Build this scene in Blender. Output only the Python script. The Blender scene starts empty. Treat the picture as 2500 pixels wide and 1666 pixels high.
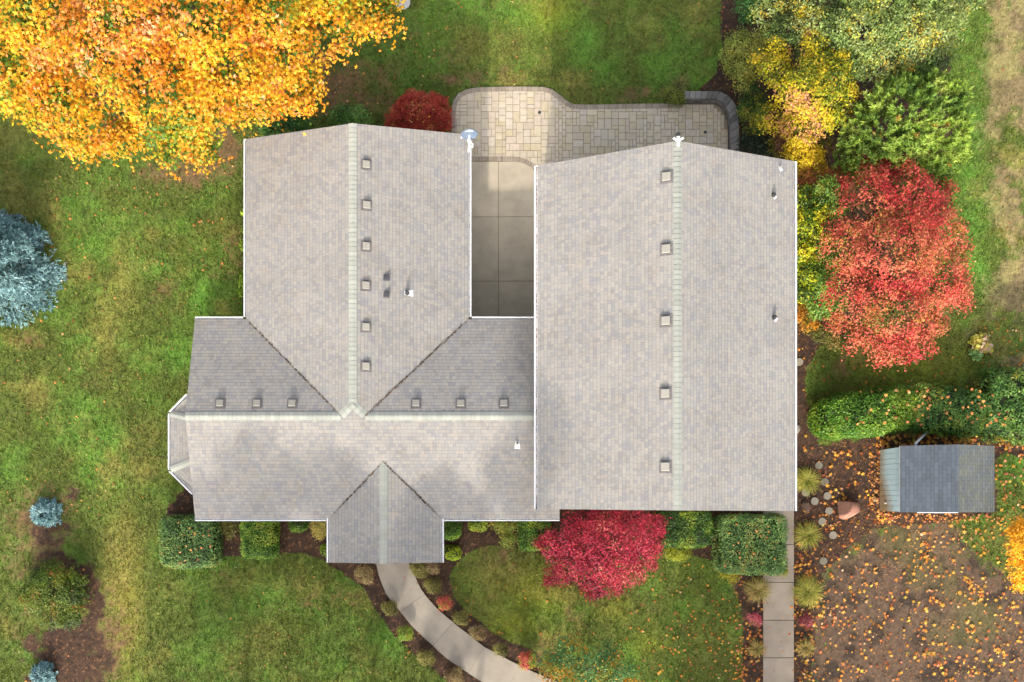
import bpy, math, random
import numpy as np
from mathutils import Vector, Matrix
R = math.radians
C = bpy.context.scene.collection
SC = bpy.context.scene

# ------------------------------------------------------------------ camera
H = 34.0            # drone height over the ground, metres
S = 60.0            # photograph pixels (2500 wide) per metre at ground level
NX, NY = 1190.0, 1235.0   # photo pixel straight below the drone
cam = bpy.data.cameras.new('camera'); co = bpy.data.objects.new('camera', cam); C.objects.link(co)
co.location = (0, 0, H); co.rotation_euler = (0, 0, 0)
cam.sensor_width = 36; cam.lens = S*H/2500*36
cam.shift_x = (1250-NX)/2500; cam.shift_y = (NY-833)/2500
cam.clip_end = 2000; cam.clip_start = 0.5
SC.camera = co
# ------------------------------------------------------------------ light
ELEV, AZX, AZY = 26.0, 0.11, 0.994
w = bpy.data.worlds.new('World'); SC.world = w; w.use_nodes = True
nt = w.node_tree; bg = nt.nodes['Background']
sky = nt.nodes.new('ShaderNodeTexSky'); sky.sky_type = 'NISHITA'; sky.sun_disc = False
sky.sun_elevation = R(ELEV); sky.sun_rotation = R(186); sky.air_density = 1.0; sky.dust_density = 5.0; sky.ozone_density = .5
hsv = nt.nodes.new('ShaderNodeHueSaturation'); hsv.inputs['Saturation'].default_value = .45     # thin bright cloud over the blue
nt.links.new(sky.outputs[0], hsv.inputs['Color']); nt.links.new(hsv.outputs[0], bg.inputs[0]); bg.inputs[1].default_value = 0.15
sl = bpy.data.lights.new('sun', 'SUN'); sl.energy = 1.5; sl.angle = R(1.5); sl.color = (1.0, 0.92, 0.80)
so = bpy.data.objects.new('sun', sl); C.objects.link(so)
ce = math.cos(R(ELEV)); ld = Vector((AZX*ce, AZY*ce, -math.sin(R(ELEV))))
so.rotation_euler = ld.to_track_quat('-Z', 'Y').to_euler(); so.location = (-3, -30, 20)
SC.view_settings.view_transform = 'Standard'; SC.view_settings.look = 'None'
SC.view_settings.exposure = 1.6; SC.view_settings.gamma = 1
SC.cycles.max_bounces = 6; SC.cycles.diffuse_bounces = 3; SC.cycles.transmission_bounces = 3

rng = np.random.default_rng(7); rnd = random.Random(5)

# ------------------------------------------------------------------ helpers
def P(px, py, z=0.0):
    k = (H-z)/H/S
    return Vector(((px-NX)*k, (NY-py)*k, z))
def PL(px, z=0.0): return px/S*(H-z)/H
def topx(x, y, z=0.0):
    k = (H-z)/H/S
    return NX + x/k, NY - y/k
def lin(h, f=1.0):
    h = h.lstrip('#'); v = [int(h[i:i+2], 16)/255 for i in (0, 2, 4)]
    c = np.array([((c+.055)/1.055)**2.4 if c > .04045 else c/12.92 for c in v])*f
    if c[1] > c[2]*1.5 and c[1] > c[0]*.75: c[2] *= .74      # autumn greens carry very little blue
    return c

def hash2(ix, iy, seed):
    n = (ix.astype(np.int64)*374761393 + iy.astype(np.int64)*668265263 + seed*974711) & 0xffffffff
    n = ((n ^ (n >> 13))*1274126177) & 0xffffffff
    n = ((n ^ (n >> 16))*2246822519) & 0xffffffff
    return ((n ^ (n >> 15)) & 0xffffff)/float(0xffffff)
def vn(x, y, sc, seed=0):
    x = np.asarray(x)/sc; y = np.asarray(y)/sc
    ix = np.floor(x); iy = np.floor(y); fx = x-ix; fy = y-iy
    fx = fx*fx*(3-2*fx); fy = fy*fy*(3-2*fy)
    a = hash2(ix, iy, seed); b = hash2(ix+1, iy, seed); c = hash2(ix, iy+1, seed); d = hash2(ix+1, iy+1, seed)
    return (a*(1-fx)+b*fx)*(1-fy) + (c*(1-fx)+d*fx)*fy
def fbm(x, y, sc, seed=0, o=4):
    s = 0; a = .5; t = 0
    for i in range(o):
        s = s + a*vn(x + 17.3*i, y - 9.1*i, sc, seed+i*31); t += a; a *= .55; sc /= 2.05
    return s/t
def sm(a, b, x): t = np.clip((x-a)/(b-a), 0, 1); return t*t*(3-2*t)
def inpoly(px, py, poly):
    ins = np.zeros(px.shape, bool); n = len(poly)
    for i in range(n):
        x1, y1 = poly[i]; x2, y2 = poly[(i+1) % n]
        if y1 == y2: continue
        c = ((y1 > py) != (y2 > py)) & (px < (x2-x1)*(py-y1)/(y2-y1)+x1)
        ins ^= c
    return ins

# ---- object building
def tag(o, label=None, cat=None, group=None, kind=None):
    if label: o['label'] = label
    if cat: o['category'] = cat
    if group: o['group'] = group
    if kind: o['kind'] = kind
    return o
def empty(name, loc, label, cat, group=None):
    o = bpy.data.objects.new(name, None); C.objects.link(o); o.location = loc; o.empty_display_size = .2
    return tag(o, label, cat, group)
def link(name, me, mat, parent=None, smooth=False):
    o = bpy.data.objects.new(name, me); C.objects.link(o)
    if mat is not None and len(me.materials) == 0: me.materials.append(mat)
    if parent is not None:
        o.parent = parent; o.matrix_parent_inverse = Matrix.Translation(-parent.location)
    if smooth: me.polygons.foreach_set('use_smooth', np.ones(len(me.polygons), bool))
    return o
def npmesh(name, V, F, col=None):
    """V (n,3); F (m,k) one face size, or list of such arrays; col (n,3) vertex colours"""
    me = bpy.data.meshes.new(name)
    if isinstance(F, np.ndarray): F = [F]
    me.vertices.add(len(V)); me.vertices.foreach_set('co', np.ascontiguousarray(V, dtype=np.float32).ravel())
    idx = np.concatenate([f.ravel() for f in F]).astype(np.int32)
    tot = np.concatenate([np.full(len(f), f.shape[1], np.int32) for f in F])
    st = np.concatenate([[0], np.cumsum(tot)[:-1]]).astype(np.int32)
    me.loops.add(len(idx)); me.loops.foreach_set('vertex_index', idx)
    me.polygons.add(len(tot)); me.polygons.foreach_set('loop_start', st)
    me.update(calc_edges=True)
    if col is not None:
        a = me.color_attributes.new('Col', 'FLOAT_COLOR', 'POINT')
        c4 = np.ones((len(V), 4), np.float32); c4[:, :col.shape[1]] = col
        a.data.foreach_set('color', c4.ravel())
    return me
class MB:
    """collects plain polygons, with colours, into one mesh"""
    def __init__(s): s.v = []; s.f = []; s.c = []; s.cur = (1, 1, 1)
    def poly(s, pts):
        b = len(s.v); s.v += [tuple(p) for p in pts]; s.c += [tuple(s.cur)]*len(pts); s.f.append(list(range(b, b+len(pts))))
    def hexa(s, p):       # 8 corners: bottom 4, top 4 (ccw from above)
        b = len(s.v); s.v += [tuple(q) for q in p]; s.c += [tuple(s.cur)]*8
        for f in ((3, 2, 1, 0), (4, 5, 6, 7), (0, 1, 5, 4), (1, 2, 6, 5), (2, 3, 7, 6), (3, 0, 4, 7)): s.f.append([b+i for i in f])
    def box(s, x0, x1, y0, y1, z0, z1):
        s.hexa([(x0, y0, z0), (x1, y0, z0), (x1, y1, z0), (x0, y1, z0), (x0, y0, z1), (x1, y0, z1), (x1, y1, z1), (x0, y1, z1)])
    def bar(s, a, b, wd, ht):     # box along a->b
        a = Vector(a); b = Vector(b); d = (b-a).normalized()
        sd = d.cross(Vector((0, 0, 1)))
        sd = Vector((1, 0, 0)) if sd.length < 1e-4 else sd.normalized()
        up = sd.cross(d).normalized(); sd = sd*wd/2; up = up*ht/2
        s.hexa([a-sd-up, a+sd-up, b+sd-up, b-sd-up, a-sd+up, a+sd+up, b+sd+up, b-sd+up])
    def tube(s, a, b, r0, r1=None, n=10, caps=True):
        r1 = r0 if r1 is None else r1
        a = Vector(a); b = Vector(b); d = (b-a).normalized()
        u = d.orthogonal().normalized(); v = d.cross(u); k = len(s.v)
        for c, r in ((a, r0), (b, r1)):
            for i in range(n):
                t = 2*math.pi*i/n; s.v.append(tuple(c+(u*math.cos(t)+v*math.sin(t))*r)); s.c.append(tuple(s.cur))
        for i in range(n): s.f.append([k+i, k+(i+1) % n, k+n+(i+1) % n, k+n+i])
        if caps: s.f.append([k+i for i in range(n)][::-1]); s.f.append([k+n+i for i in range(n)])
    def build(s, name, mat, parent=None, smooth=False, bevel=0):
        me = bpy.data.meshes.new(name); me.from_pydata(s.v, [], s.f); me.update()
        a = me.color_attributes.new('Col', 'FLOAT_COLOR', 'POINT')
        c4 = np.ones((len(s.v), 4), np.float32); c4[:, :3] = np.array(s.c); a.data.foreach_set('color', c4.ravel())
        o = link(name, me, mat, parent, smooth)
        if bevel:
            m = o.modifiers.new('bevel', 'BEVEL'); m.width = bevel; m.segments = 2; m.limit_method = 'ANGLE'
        return o

# ------------------------------------------------------------------ materials
def newmat(name):
    m = bpy.data.materials.new(name); m.use_nodes = True
    t = m.node_tree; t.nodes.clear()
    out = t.nodes.new('ShaderNodeOutputMaterial'); p = t.nodes.new('ShaderNodeBsdfPrincipled')
    t.links.new(p.outputs[0], out.inputs[0]); return m, t, p, out
def node(t, typ, **kw):
    n = t.nodes.new('ShaderNode'+typ)
    for k, v in kw.items(): setattr(n, k, v)
    return n
def math_(t, op, a, b=None, clamp=False):
    n = node(t, 'Math', operation=op, use_clamp=clamp)
    for i, q in enumerate((a, b)):
        if q is None: continue
        if isinstance(q, (int, float)): n.inputs[i].default_value = q
        else: t.links.new(q, n.inputs[i])
    return n.outputs[0]
def mixc(t, f, a, b, mode='MIX'):
    n = node(t, 'Mix', data_type='RGBA', blend_type=mode)
    for i, q in ((0, f), (6, a), (7, b)):
        if isinstance(q, (int, float)): n.inputs[i].default_value = q
        elif isinstance(q, (tuple, list, np.ndarray)): n.inputs[i].default_value = tuple(q)[:3]+(1,)
        else: t.links.new(q, n.inputs[i])
    return n.outputs[2]
def noise(t, scale, detail=3, rough=.55, vec=None):
    n = node(t, 'TexNoise'); n.inputs['Scale'].default_value = scale; n.inputs['Detail'].default_value = detail
    n.inputs['Roughness'].default_value = rough
    if vec is None:
        tc = node(t, 'TexCoord'); vec = tc.outputs['Object']
    t.links.new(vec, n.inputs['Vector']); return n.outputs[0]
def maprange(t, v, a, b, c, d):
    n = node(t, 'MapRange'); t.links.new(v, n.inputs[0])
    for i, q in enumerate((a, b, c, d)): n.inputs[i+1].default_value = q
    return n.outputs[0]
def bump(t, p, h, strength, dist):
    b = node(t, 'Bump'); b.inputs['Strength'].default_value = strength; b.inputs['Distance'].default_value = dist
    t.links.new(h, b.inputs['Height']); t.links.new(b.outputs[0], p.inputs['Normal'])

def m_plain(name, col, rough=.6, metal=0, var=.12, vs=6):
    m, t, p, o = newmat(name)
    n = noise(t, vs, 4); f = maprange(t, n, .3, .7, 1-var, 1+var)
    c = mixc(t, 1.0, tuple(col), f, 'MULTIPLY'); t.links.new(c, p.inputs['Base Color'])
    p.inputs['Roughness'].default_value = rough; p.inputs['Metallic'].default_value = metal
    return m
def m_col(name, rough=.7, scale=25, var=.15, bmp=0.0, scale2=3, var2=.08):
    """colour from the mesh, varied by two noises"""
    m, t, p, o = newmat(name)
    at = node(t, 'Attribute', attribute_name='Col')
    n = noise(t, scale, 4, .7); f = maprange(t, n, .25, .75, 1-var, 1+var)
    c = mixc(t, 1.0, at.outputs[0], f, 'MULTIPLY')
    n2 = noise(t, scale2, 4); f2 = maprange(t, n2, .3, .7, 1-var2, 1+var2)
    c = mixc(t, 1.0, c, f2, 'MULTIPLY')
    t.links.new(c, p.inputs['Base Color']); p.inputs['Roughness'].default_value = rough
    if bmp: bump(t, p, n, 1.0, bmp)
    return m
def m_leaf(name, trans=.3, rough=.55):
    m, t, p, out = newmat(name)
    at = node(t, 'Attribute', attribute_name='Col')
    t.links.new(at.outputs[0], p.inputs['Base Color']); p.inputs['Roughness'].default_value = rough
    p.inputs['Specular IOR Level'].default_value = .35
    tr = node(t, 'BsdfTranslucent'); t.links.new(at.outputs[0], tr.inputs[0])
    mx = node(t, 'MixShader'); mx.inputs[0].default_value = trans
    t.links.new(p.outputs[0], mx.inputs[1]); t.links.new(tr.outputs[0], mx.inputs[2]); t.links.new(mx.outputs[0], out.inputs[0])
    return m
def m_shingle(name, stops, row=.128, wid=.14, tint=(1, 1, 1), moss=0.0, joint=.62, jit=1.0):
    m, t, p, o = newmat(name)
    uv = node(t, 'UVMap'); sp = node(t, 'SeparateXYZ'); t.links.new(uv.outputs[0], sp.inputs[0])
    v = math_(t, 'DIVIDE', sp.outputs[1], row); r = math_(t, 'FLOOR', v); fv = math_(t, 'FRACT', v)
    wn = node(t, 'TexWhiteNoise', noise_dimensions='1D'); t.links.new(r, wn.inputs['W'])
    off = math_(t, 'MULTIPLY', wn.outputs[0], 7.3*jit)
    if jit == 0: off = math_(t, 'MULTIPLY', r, .5)
    u = math_(t, 'ADD', math_(t, 'DIVIDE', sp.outputs[0], wid), off)
    # uneven tab widths
    u2 = math_(t, 'ADD', u, math_(t, 'MULTIPLY', math_(t, 'SINE', math_(t, 'ADD', math_(t, 'MULTIPLY', u, 2.1), off)), .2*jit))
    cidx = math_(t, 'FLOOR', u2); fu = math_(t, 'FRACT', u2)
    cb = node(t, 'CombineXYZ'); t.links.new(cidx, cb.inputs[0]); t.links.new(r, cb.inputs[1])
    w2 = node(t, 'TexWhiteNoise', noise_dimensions='3D'); t.links.new(cb.outputs[0], w2.inputs['Vector'])
    rp = node(t, 'ValToRGB'); rp.color_ramp.interpolation = 'CONSTANT'
    e = rp.color_ramp.elements; e[0].position = 0; e[0].color = (*stops[0][1], 1); e[1].position = stops[1][0]; e[1].color = (*stops[1][1], 1)
    for ps, cl in stops[2:]:
        q = e.new(ps); q.color = (*cl, 1)
    t.links.new(w2.outputs[0], rp.inputs[0])
    # joints between courses and tabs
    ev = maprange(t, fv, 0.0, .16, joint, 1); eu = maprange(t, math_(t, 'MINIMUM', fu, math_(t, 'SUBTRACT', 1, fu)), 0, .09, .5+joint/2, 1)
    c = mixc(t, 1.0, rp.outputs[0], math_(t, 'MULTIPLY', ev, eu), 'MULTIPLY')
    n = noise(t, 60, 3, .8); c = mixc(t, 1.0, c, maprange(t, n, .3, .7, .86, 1.14), 'MULTIPLY')
    n2 = noise(t, .55, 5, .6); c = mixc(t, 1.0, c, maprange(t, n2, .3, .7, .92, 1.07), 'MULTIPLY')
    n3 = noise(t, 1.7, 6, .65); st = maprange(t, n3, .5, .72, 0, .45)
    c = mixc(t, st, c, mixc(t, 1.0, c, (.84, .76, .68), 'MULTIPLY'))
    c = mixc(t, 1.0, c, tint, 'MULTIPLY')
    if moss:
        n4 = noise(t, 3, 6, .7); c = mixc(t, maprange(t, n4, .42, .62, 0, moss), c, lin('#6b6a45'))
        n5 = noise(t, 9, 6, .8); c = mixc(t, maprange(t, n5, .6, .68, 0, moss), c, lin('#3c4322'))
    t.links.new(c, p.inputs['Base Color']); p.inputs['Roughness'].default_value = .92; p.inputs['Specular IOR Level'].default_value = .2
    hh = math_(t, 'ADD', math_(t, 'SUBTRACT', 1, fv), math_(t, 'MULTIPLY', w2.outputs[0], .5))
    bump(t, p, hh, .6, .012)
    return m
SH = .60
shs = [(0, lin('#9f9d9c', SH)), (.12, lin('#aaa7a3', SH)), (.34, lin('#b0aca6', SH)), (.5, lin('#a3a2a3', SH)), (.62, lin('#b3ada5', SH)), (.78, lin('#9a999d', SH)), (.86, lin('#aca7a0', SH)), (.95, lin('#b7b1a8', SH))]
_m = lin('#aca8a2', SH); shs = [(a, tuple(c*.74+_m*.26)) for a, c in shs]
M_SH = m_shingle('asphalt_shingle', shs)
M_CAP = m_plain('ridge_shingle', lin('#c2c4b8', .62), .9, 0, .08, 4)
shd = [(a, tuple(c)) for a, c in [(0, lin('#626a72', .55)), (.3, lin('#677078', .55)), (.6, lin('#646d77', .55)), (.85, lin('#6c747c', .55))]]
M_SHED = m_shingle('shaded_three_tab_shingle', shd, .14, .305, (1, 1, 1.04), 0, .6, 0)  # west plane: darker copy of the shingle, shade of its facing painted in
shm = [(a, tuple(c)) for a, c in [(0, lin('#70767a', .6)), (.4, lin('#797d80', .6)), (.7, lin('#6c7276', .6))]]
M_SHEDM = m_shingle('lit_mossy_three_tab_shingle', shm, .14, .305, (1, 1, 1), .28, .4, 0)  # east plane: paler copy, light of its facing painted in along with moss
M_WHITE = m_plain('white_painted_metal', (.60, .60, .61), .45, 0, .10, 9)
M_WALL = m_plain('cream_siding', lin('#cfc6b4', .5), .7, 0, .06)
M_DARKV = m_plain('dark_grey_metal', lin('#55555a', .6), .5, .2, .1)
M_VENT = m_plain('beige_painted_metal', lin('#bdb8ab', .52), .5, 0, .05)
M_BLACK = m_plain('black_rubber', (.02, .02, .02), .6)
M_GLASS = m_plain('dark_window_glass', (.03, .04, .05), .08, 0, .02)
M_LEAF = m_leaf('foliage')
M_NEEDLE = m_leaf('needles', .12, .6)
M_LITTER = m_leaf('fallen_foliage', .1, .7)
M_BARK = m_plain('bark', lin('#5b4a3c', .6), .9, 0, .35, 14)
M_CONC = m_col('concrete', .88, 130, .22, .002, 1.3, .14)
M_PAVE = m_col('concrete_pavers', .85, 60, .10, .002, 6, .08)
M_STONE = m_col('split_stone', .9, 22, .22, .01, 5, .12)
M_GROUND = m_col('soil_and_turf', .95, 34, .40, .012, 9, .22)

def roofuv(me):
    uvl = me.uv_layers.new(name='UVMap')
    for pl in me.polygons:
        n = pl.normal
        e = Vector((-n.y, n.x, 0))
        e = Vector((1, 0, 0)) if e.length < 1e-3 else e.normalized()
        v = n.cross(e)
        for li in pl.loop_indices:
            c = me.vertices[me.loops[li].vertex_index].co
            uvl.data[li].uv = (c.dot(e)+50, c.dot(v)+50)
def roofmesh(name, polys, mat, parent, th=.13, mats=None):
    """roof planes from ccw polygons: top skin, underside and edge skirts"""
    vs = []; idx = {}; fs = []
    def vi(p):
        k = tuple(round(q, 4) for q in p)
        if k not in idx: idx[k] = len(vs); vs.append(p)
        return idx[k]
    for pg in polys: fs.append([vi(p) for p in pg])
    n = len(vs); cnt = {}
    for f in fs:
        for a, b in zip(f, f[1:]+f[:1]): cnt[(a, b)] = 1
    V = [tuple(p) for p in vs] + [(p[0], p[1], p[2]-th) for p in vs]
    F = list(fs) + [[i+n for i in f[::-1]] for f in fs]
    for (a, b) in cnt:
        if (b, a) not in cnt: F.append([b, a, a+n, b+n])
    me = bpy.data.meshes.new(name); me.from_pydata(V, [], F); me.update(); roofuv(me)
    me.materials.append(mat)
    if mats:
        me.materials.append(mats[0])
        for i in mats[1]: me.polygons[i].material_index = 1
    me.materials.append(M_WHITE)
    for i in range(len(fs), len(F)): me.polygons[i].material_index = len(me.materials)-1
    return link(name, me, None, parent)

# ------------------------------------------------------------------ leaves
def star(lob):
    pts = []
    for i, (a, r) in enumerate(lob): pts.append((r*math.sin(R(a)), r*math.cos(R(a)), -.18*r*r))
    V = [(0, -.05, .05)] + pts
    n = len(pts)
    F = [(0, 1+(i+1) % n, 1+i) for i in range(n)]
    return np.array(V, float), np.array(F)
T_MAPLE = star([(0, 1), (28, .42), (55, .92), (85, .36), (118, .66), (180, .22), (-118, .66), (-85, .36), (-55, .92), (-28, .42)])
T_MAPLE_S = star([(0, 1), (35, .35), (65, .9), (120, .4), (180, .25), (-120, .4), (-65, .9), (-35, .35)])
T_OVAL = (np.array([(0, -1, 0), (.48, 0, -.08), (0, 1, -.12), (-.48, 0, -.08)], float), np.array([(0, 1, 2, 3)]))
T_ROUND = (np.array([(-.3, -.9, 0), (.5, -.7, -.08), (.8, .3, -.1), (.1, 1, -.12), (-.75, .45, -.1)], float), np.array([(0, 1, 2, 3, 4)]))
T_NEED = (np.array([(-.13, 0, 0), (.13, 0, 0), (.05, 1, .0), (-.05, 1, 0)], float), np.array([(0, 1, 2, 3)]))
def leaves(pts, nrm, size, col, T, dirs=None, seed=0):
    g = np.random.default_rng(seed); N = len(pts)
    n = nrm/np.maximum(np.linalg.norm(nrm, axis=1, keepdims=True), 1e-6)
    t = g.normal(size=(N, 3)) if dirs is None else dirs
    t = t - n*np.sum(t*n, axis=1, keepdims=True); t /= np.maximum(np.linalg.norm(t, axis=1, keepdims=True), 1e-6)
    b = np.cross(t, n)
    tv, tf = T; k = len(tv)
    V = pts[:, None, :] + size[:, None, None]*(tv[None, :, 0:1]*b[:, None, :] + tv[None, :, 1:2]*t[:, None, :] + tv[None, :, 2:3]*n[:, None, :])
    F = (tf[None, :, :] + (np.arange(N)*k)[:, None, None]).reshape(-1, tf.shape[1])
    cc = np.repeat(col, k, axis=0)
    return V.reshape(-1, 3), F, cc
def joinparts(parts):
    V = []; F = []; Cc = []; o = 0
    for v, f, c in parts:
        V.append(v); F.append(f+o); Cc.append(c); o += len(v)
    return np.concatenate(V), F, np.concatenate(Cc)
def palette(pos, pal, g, seed, sc=.8, patch=.75, jit=.11):
    """pal: [(weight, hex)] in order; patchy choice by noise"""
    wts = np.array([p[0] for p in pal], float); wts = np.cumsum(wts/wts.sum())
    cols = np.array([lin(p[1]) for p in pal])
    nz = fbm(pos[:, 0]+pos[:, 2]*.7, pos[:, 1]+pos[:, 2]*.4, sc, seed, 3)
    nz = np.clip((nz-.5)*3.0+.5, 0, 1)
    u = np.clip(nz*patch + g.random(len(pos))*(1-patch) + g.normal(size=len(pos))*.04, 0, .9999)
    i = np.searchsorted(wts, u); i = np.minimum(i, len(cols)-1)
    c = cols[i]*(1+g.normal(size=(len(pos), 1))*jit)*(1+g.normal(size=(len(pos), 3))*jit*.35)
    return np.clip(c, .003, .95)
LF = .86    # leaf albedo relative to the photographed colour
def crown(lobes, pal, leaf, T, dens=1.2, clump=.4, seed=1, gaps=.25, lift=.55, low=-.25, psc=.9, flat=.72, patch=.75, inner=None, fill=5, amp=.5):
    g = np.random.default_rng(seed); CL = []; IN = []; FL = []
    L = [(np.array(P(px, py, max(.2, zt-PL(r, zt)*flat))), PL(r, zt)) for px, py, r, zt in lobes]
    for j, (c, r) in enumerate(L):
        A = 4*math.pi*r*r*.62; n = int(A/(clump*clump)*1.5)+3
        d = g.normal(size=(n*3, 3)); d /= np.linalg.norm(d, axis=1, keepdims=True); d = d[d[:, 2] > low][:n]
        rr = r*(g.uniform(.78, 1.04, len(d)))*(1+amp*(fbm(d[:, 0]*r+j*7, d[:, 1]*r+d[:, 2]*r, max(.28, clump*1.7), seed+j, 2)-.5))
        p = c + d*np.stack([rr, rr, rr*flat], 1)
        keep = np.ones(len(p), bool)
        for i, (c2, r2) in enumerate(L):
            if i == j: continue
            q = (p-c2)/np.array([r2, r2, r2*flat]); keep &= (np.sum(q*q, 1) > .5)
        di = g.normal(size=(n//fill+2, 3)); di /= np.linalg.norm(di, axis=1, keepdims=True); di[:, 2] = np.abs(di[:, 2])*.9
        pi_ = c+di*np.array([r, r, r*flat])*g.uniform(.35, .72, len(di))[:, None]; pi_ = pi_[pi_[:, 2] > .05]; CL.append(np.concatenate([pi_, di[:len(pi_)]*.3+np.array([0, 0, .7])], 1)); IN.append(len(pi_))
        hole = fbm(p[:, 0]+p[:, 2], p[:, 1]-p[:, 2]*.6, .9, seed+91+j, 3)
        keep &= ~((hole < .5-.5*(1-gaps)*.9+.0) & (g.random(len(p)) < .85)) if gaps > 0 else keep
        keep &= p[:, 2] > .05
        CL.append(np.concatenate([p[keep], d[keep]], 1)); FL += [np.ones(IN[-1]), np.zeros(int(keep.sum()))]
    CL = np.concatenate(CL); FL = np.concatenate(FL)
    area = leaf*leaf*1.6; k = max(3, int(dens*clump*clump/area))
    N = len(CL)*k; ci = np.repeat(np.arange(len(CL)), k)
    off = g.normal(size=(N, 3))*clump*np.array([.42, .42, .2]); pos = CL[ci, :3]+off
    pos[:, 2] -= .35*np.sum(off[:, :2]**2, 1)/clump
    pos[:, 2] = np.maximum(pos[:, 2], .03)
    nr = CL[ci, 3:]*.55 + np.array([0, 0, lift]) + g.normal(size=(N, 3))*.42
    cc = palette(CL[:, :3], pal, g, seed+5, psc, patch)[ci]*(1+g.normal(size=(N, 1))*.10)
    alt = palette(pos, pal, g, seed+8, psc, .2); mk = g.random(N) < .22; cc[mk] = alt[mk]
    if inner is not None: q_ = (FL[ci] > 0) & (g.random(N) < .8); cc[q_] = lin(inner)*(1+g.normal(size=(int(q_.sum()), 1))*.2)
    cc = np.clip(cc*LF, .002, .9)
    sz = leaf*g.uniform(.7, 1.15, N)
    return leaves(pos, nr, sz, cc, T, seed=seed+3), L
def limbs(base, L, r0, seed=1, mat=None, parent=None, name='trunk'):
    g = random.Random(seed); m = MB(); m.cur = (1, 1, 1)
    top = Vector((0, 0, 0))
    for c, r in L: top += Vector(c)
    top /= len(L); base = Vector(base)
    fork = base.lerp(top, .45) + Vector((g.uniform(-.1, .1), g.uniform(-.1, .1), 0))
    m.tube(base-Vector((0, 0, .1)), base.lerp(fork, .5)+Vector((.05, .03, 0)), r0*1.25, r0*.9, 10)
    m.tube(base.lerp(fork, .5)+Vector((.05, .03, 0)), fork, r0*.9, r0*.75, 10)
    for c, r in L:
        e = Vector(c)+Vector((g.uniform(-.3, .3)*r, g.uniform(-.3, .3)*r, r*.25)); mid = fork.lerp(e, .5)+Vector((g.uniform(-.15, .15), g.uniform(-.15, .15), g.uniform(0, .2)))
        m.tube(fork, mid, r0*.5, r0*.28, 7, False); m.tube(mid, e, r0*.28, r0*.08, 6)
        for k in range(4):
            a = g.uniform(0, 6.28); q = mid.lerp(e, g.uniform(.2, 1)); m.tube(q, q+Vector((math.cos(a)*r*.7, math.sin(a)*r*.7, g.uniform(.0, .4)*r)), r0*.1, r0*.03, 5)
    return m.build(name, M_BARK, parent)
def tree(name, label, cat, base, lobes, pal, leaf, T, tr=.12, group=None, fol='crown', mat=None, **kw):
    b = P(base[0], base[1], 0)
    root = empty(name, b, label, cat, group)
    (V, F, cc), L = crown(lobes, pal, leaf, T, **kw)
    link(fol, npmesh(fol, V, F, cc), mat or M_LEAF, root)
    limbs(b, L, tr, kw.get('seed', 1), parent=root, name='trunk' if fol == 'crown' else 'stems')
    return root
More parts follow.
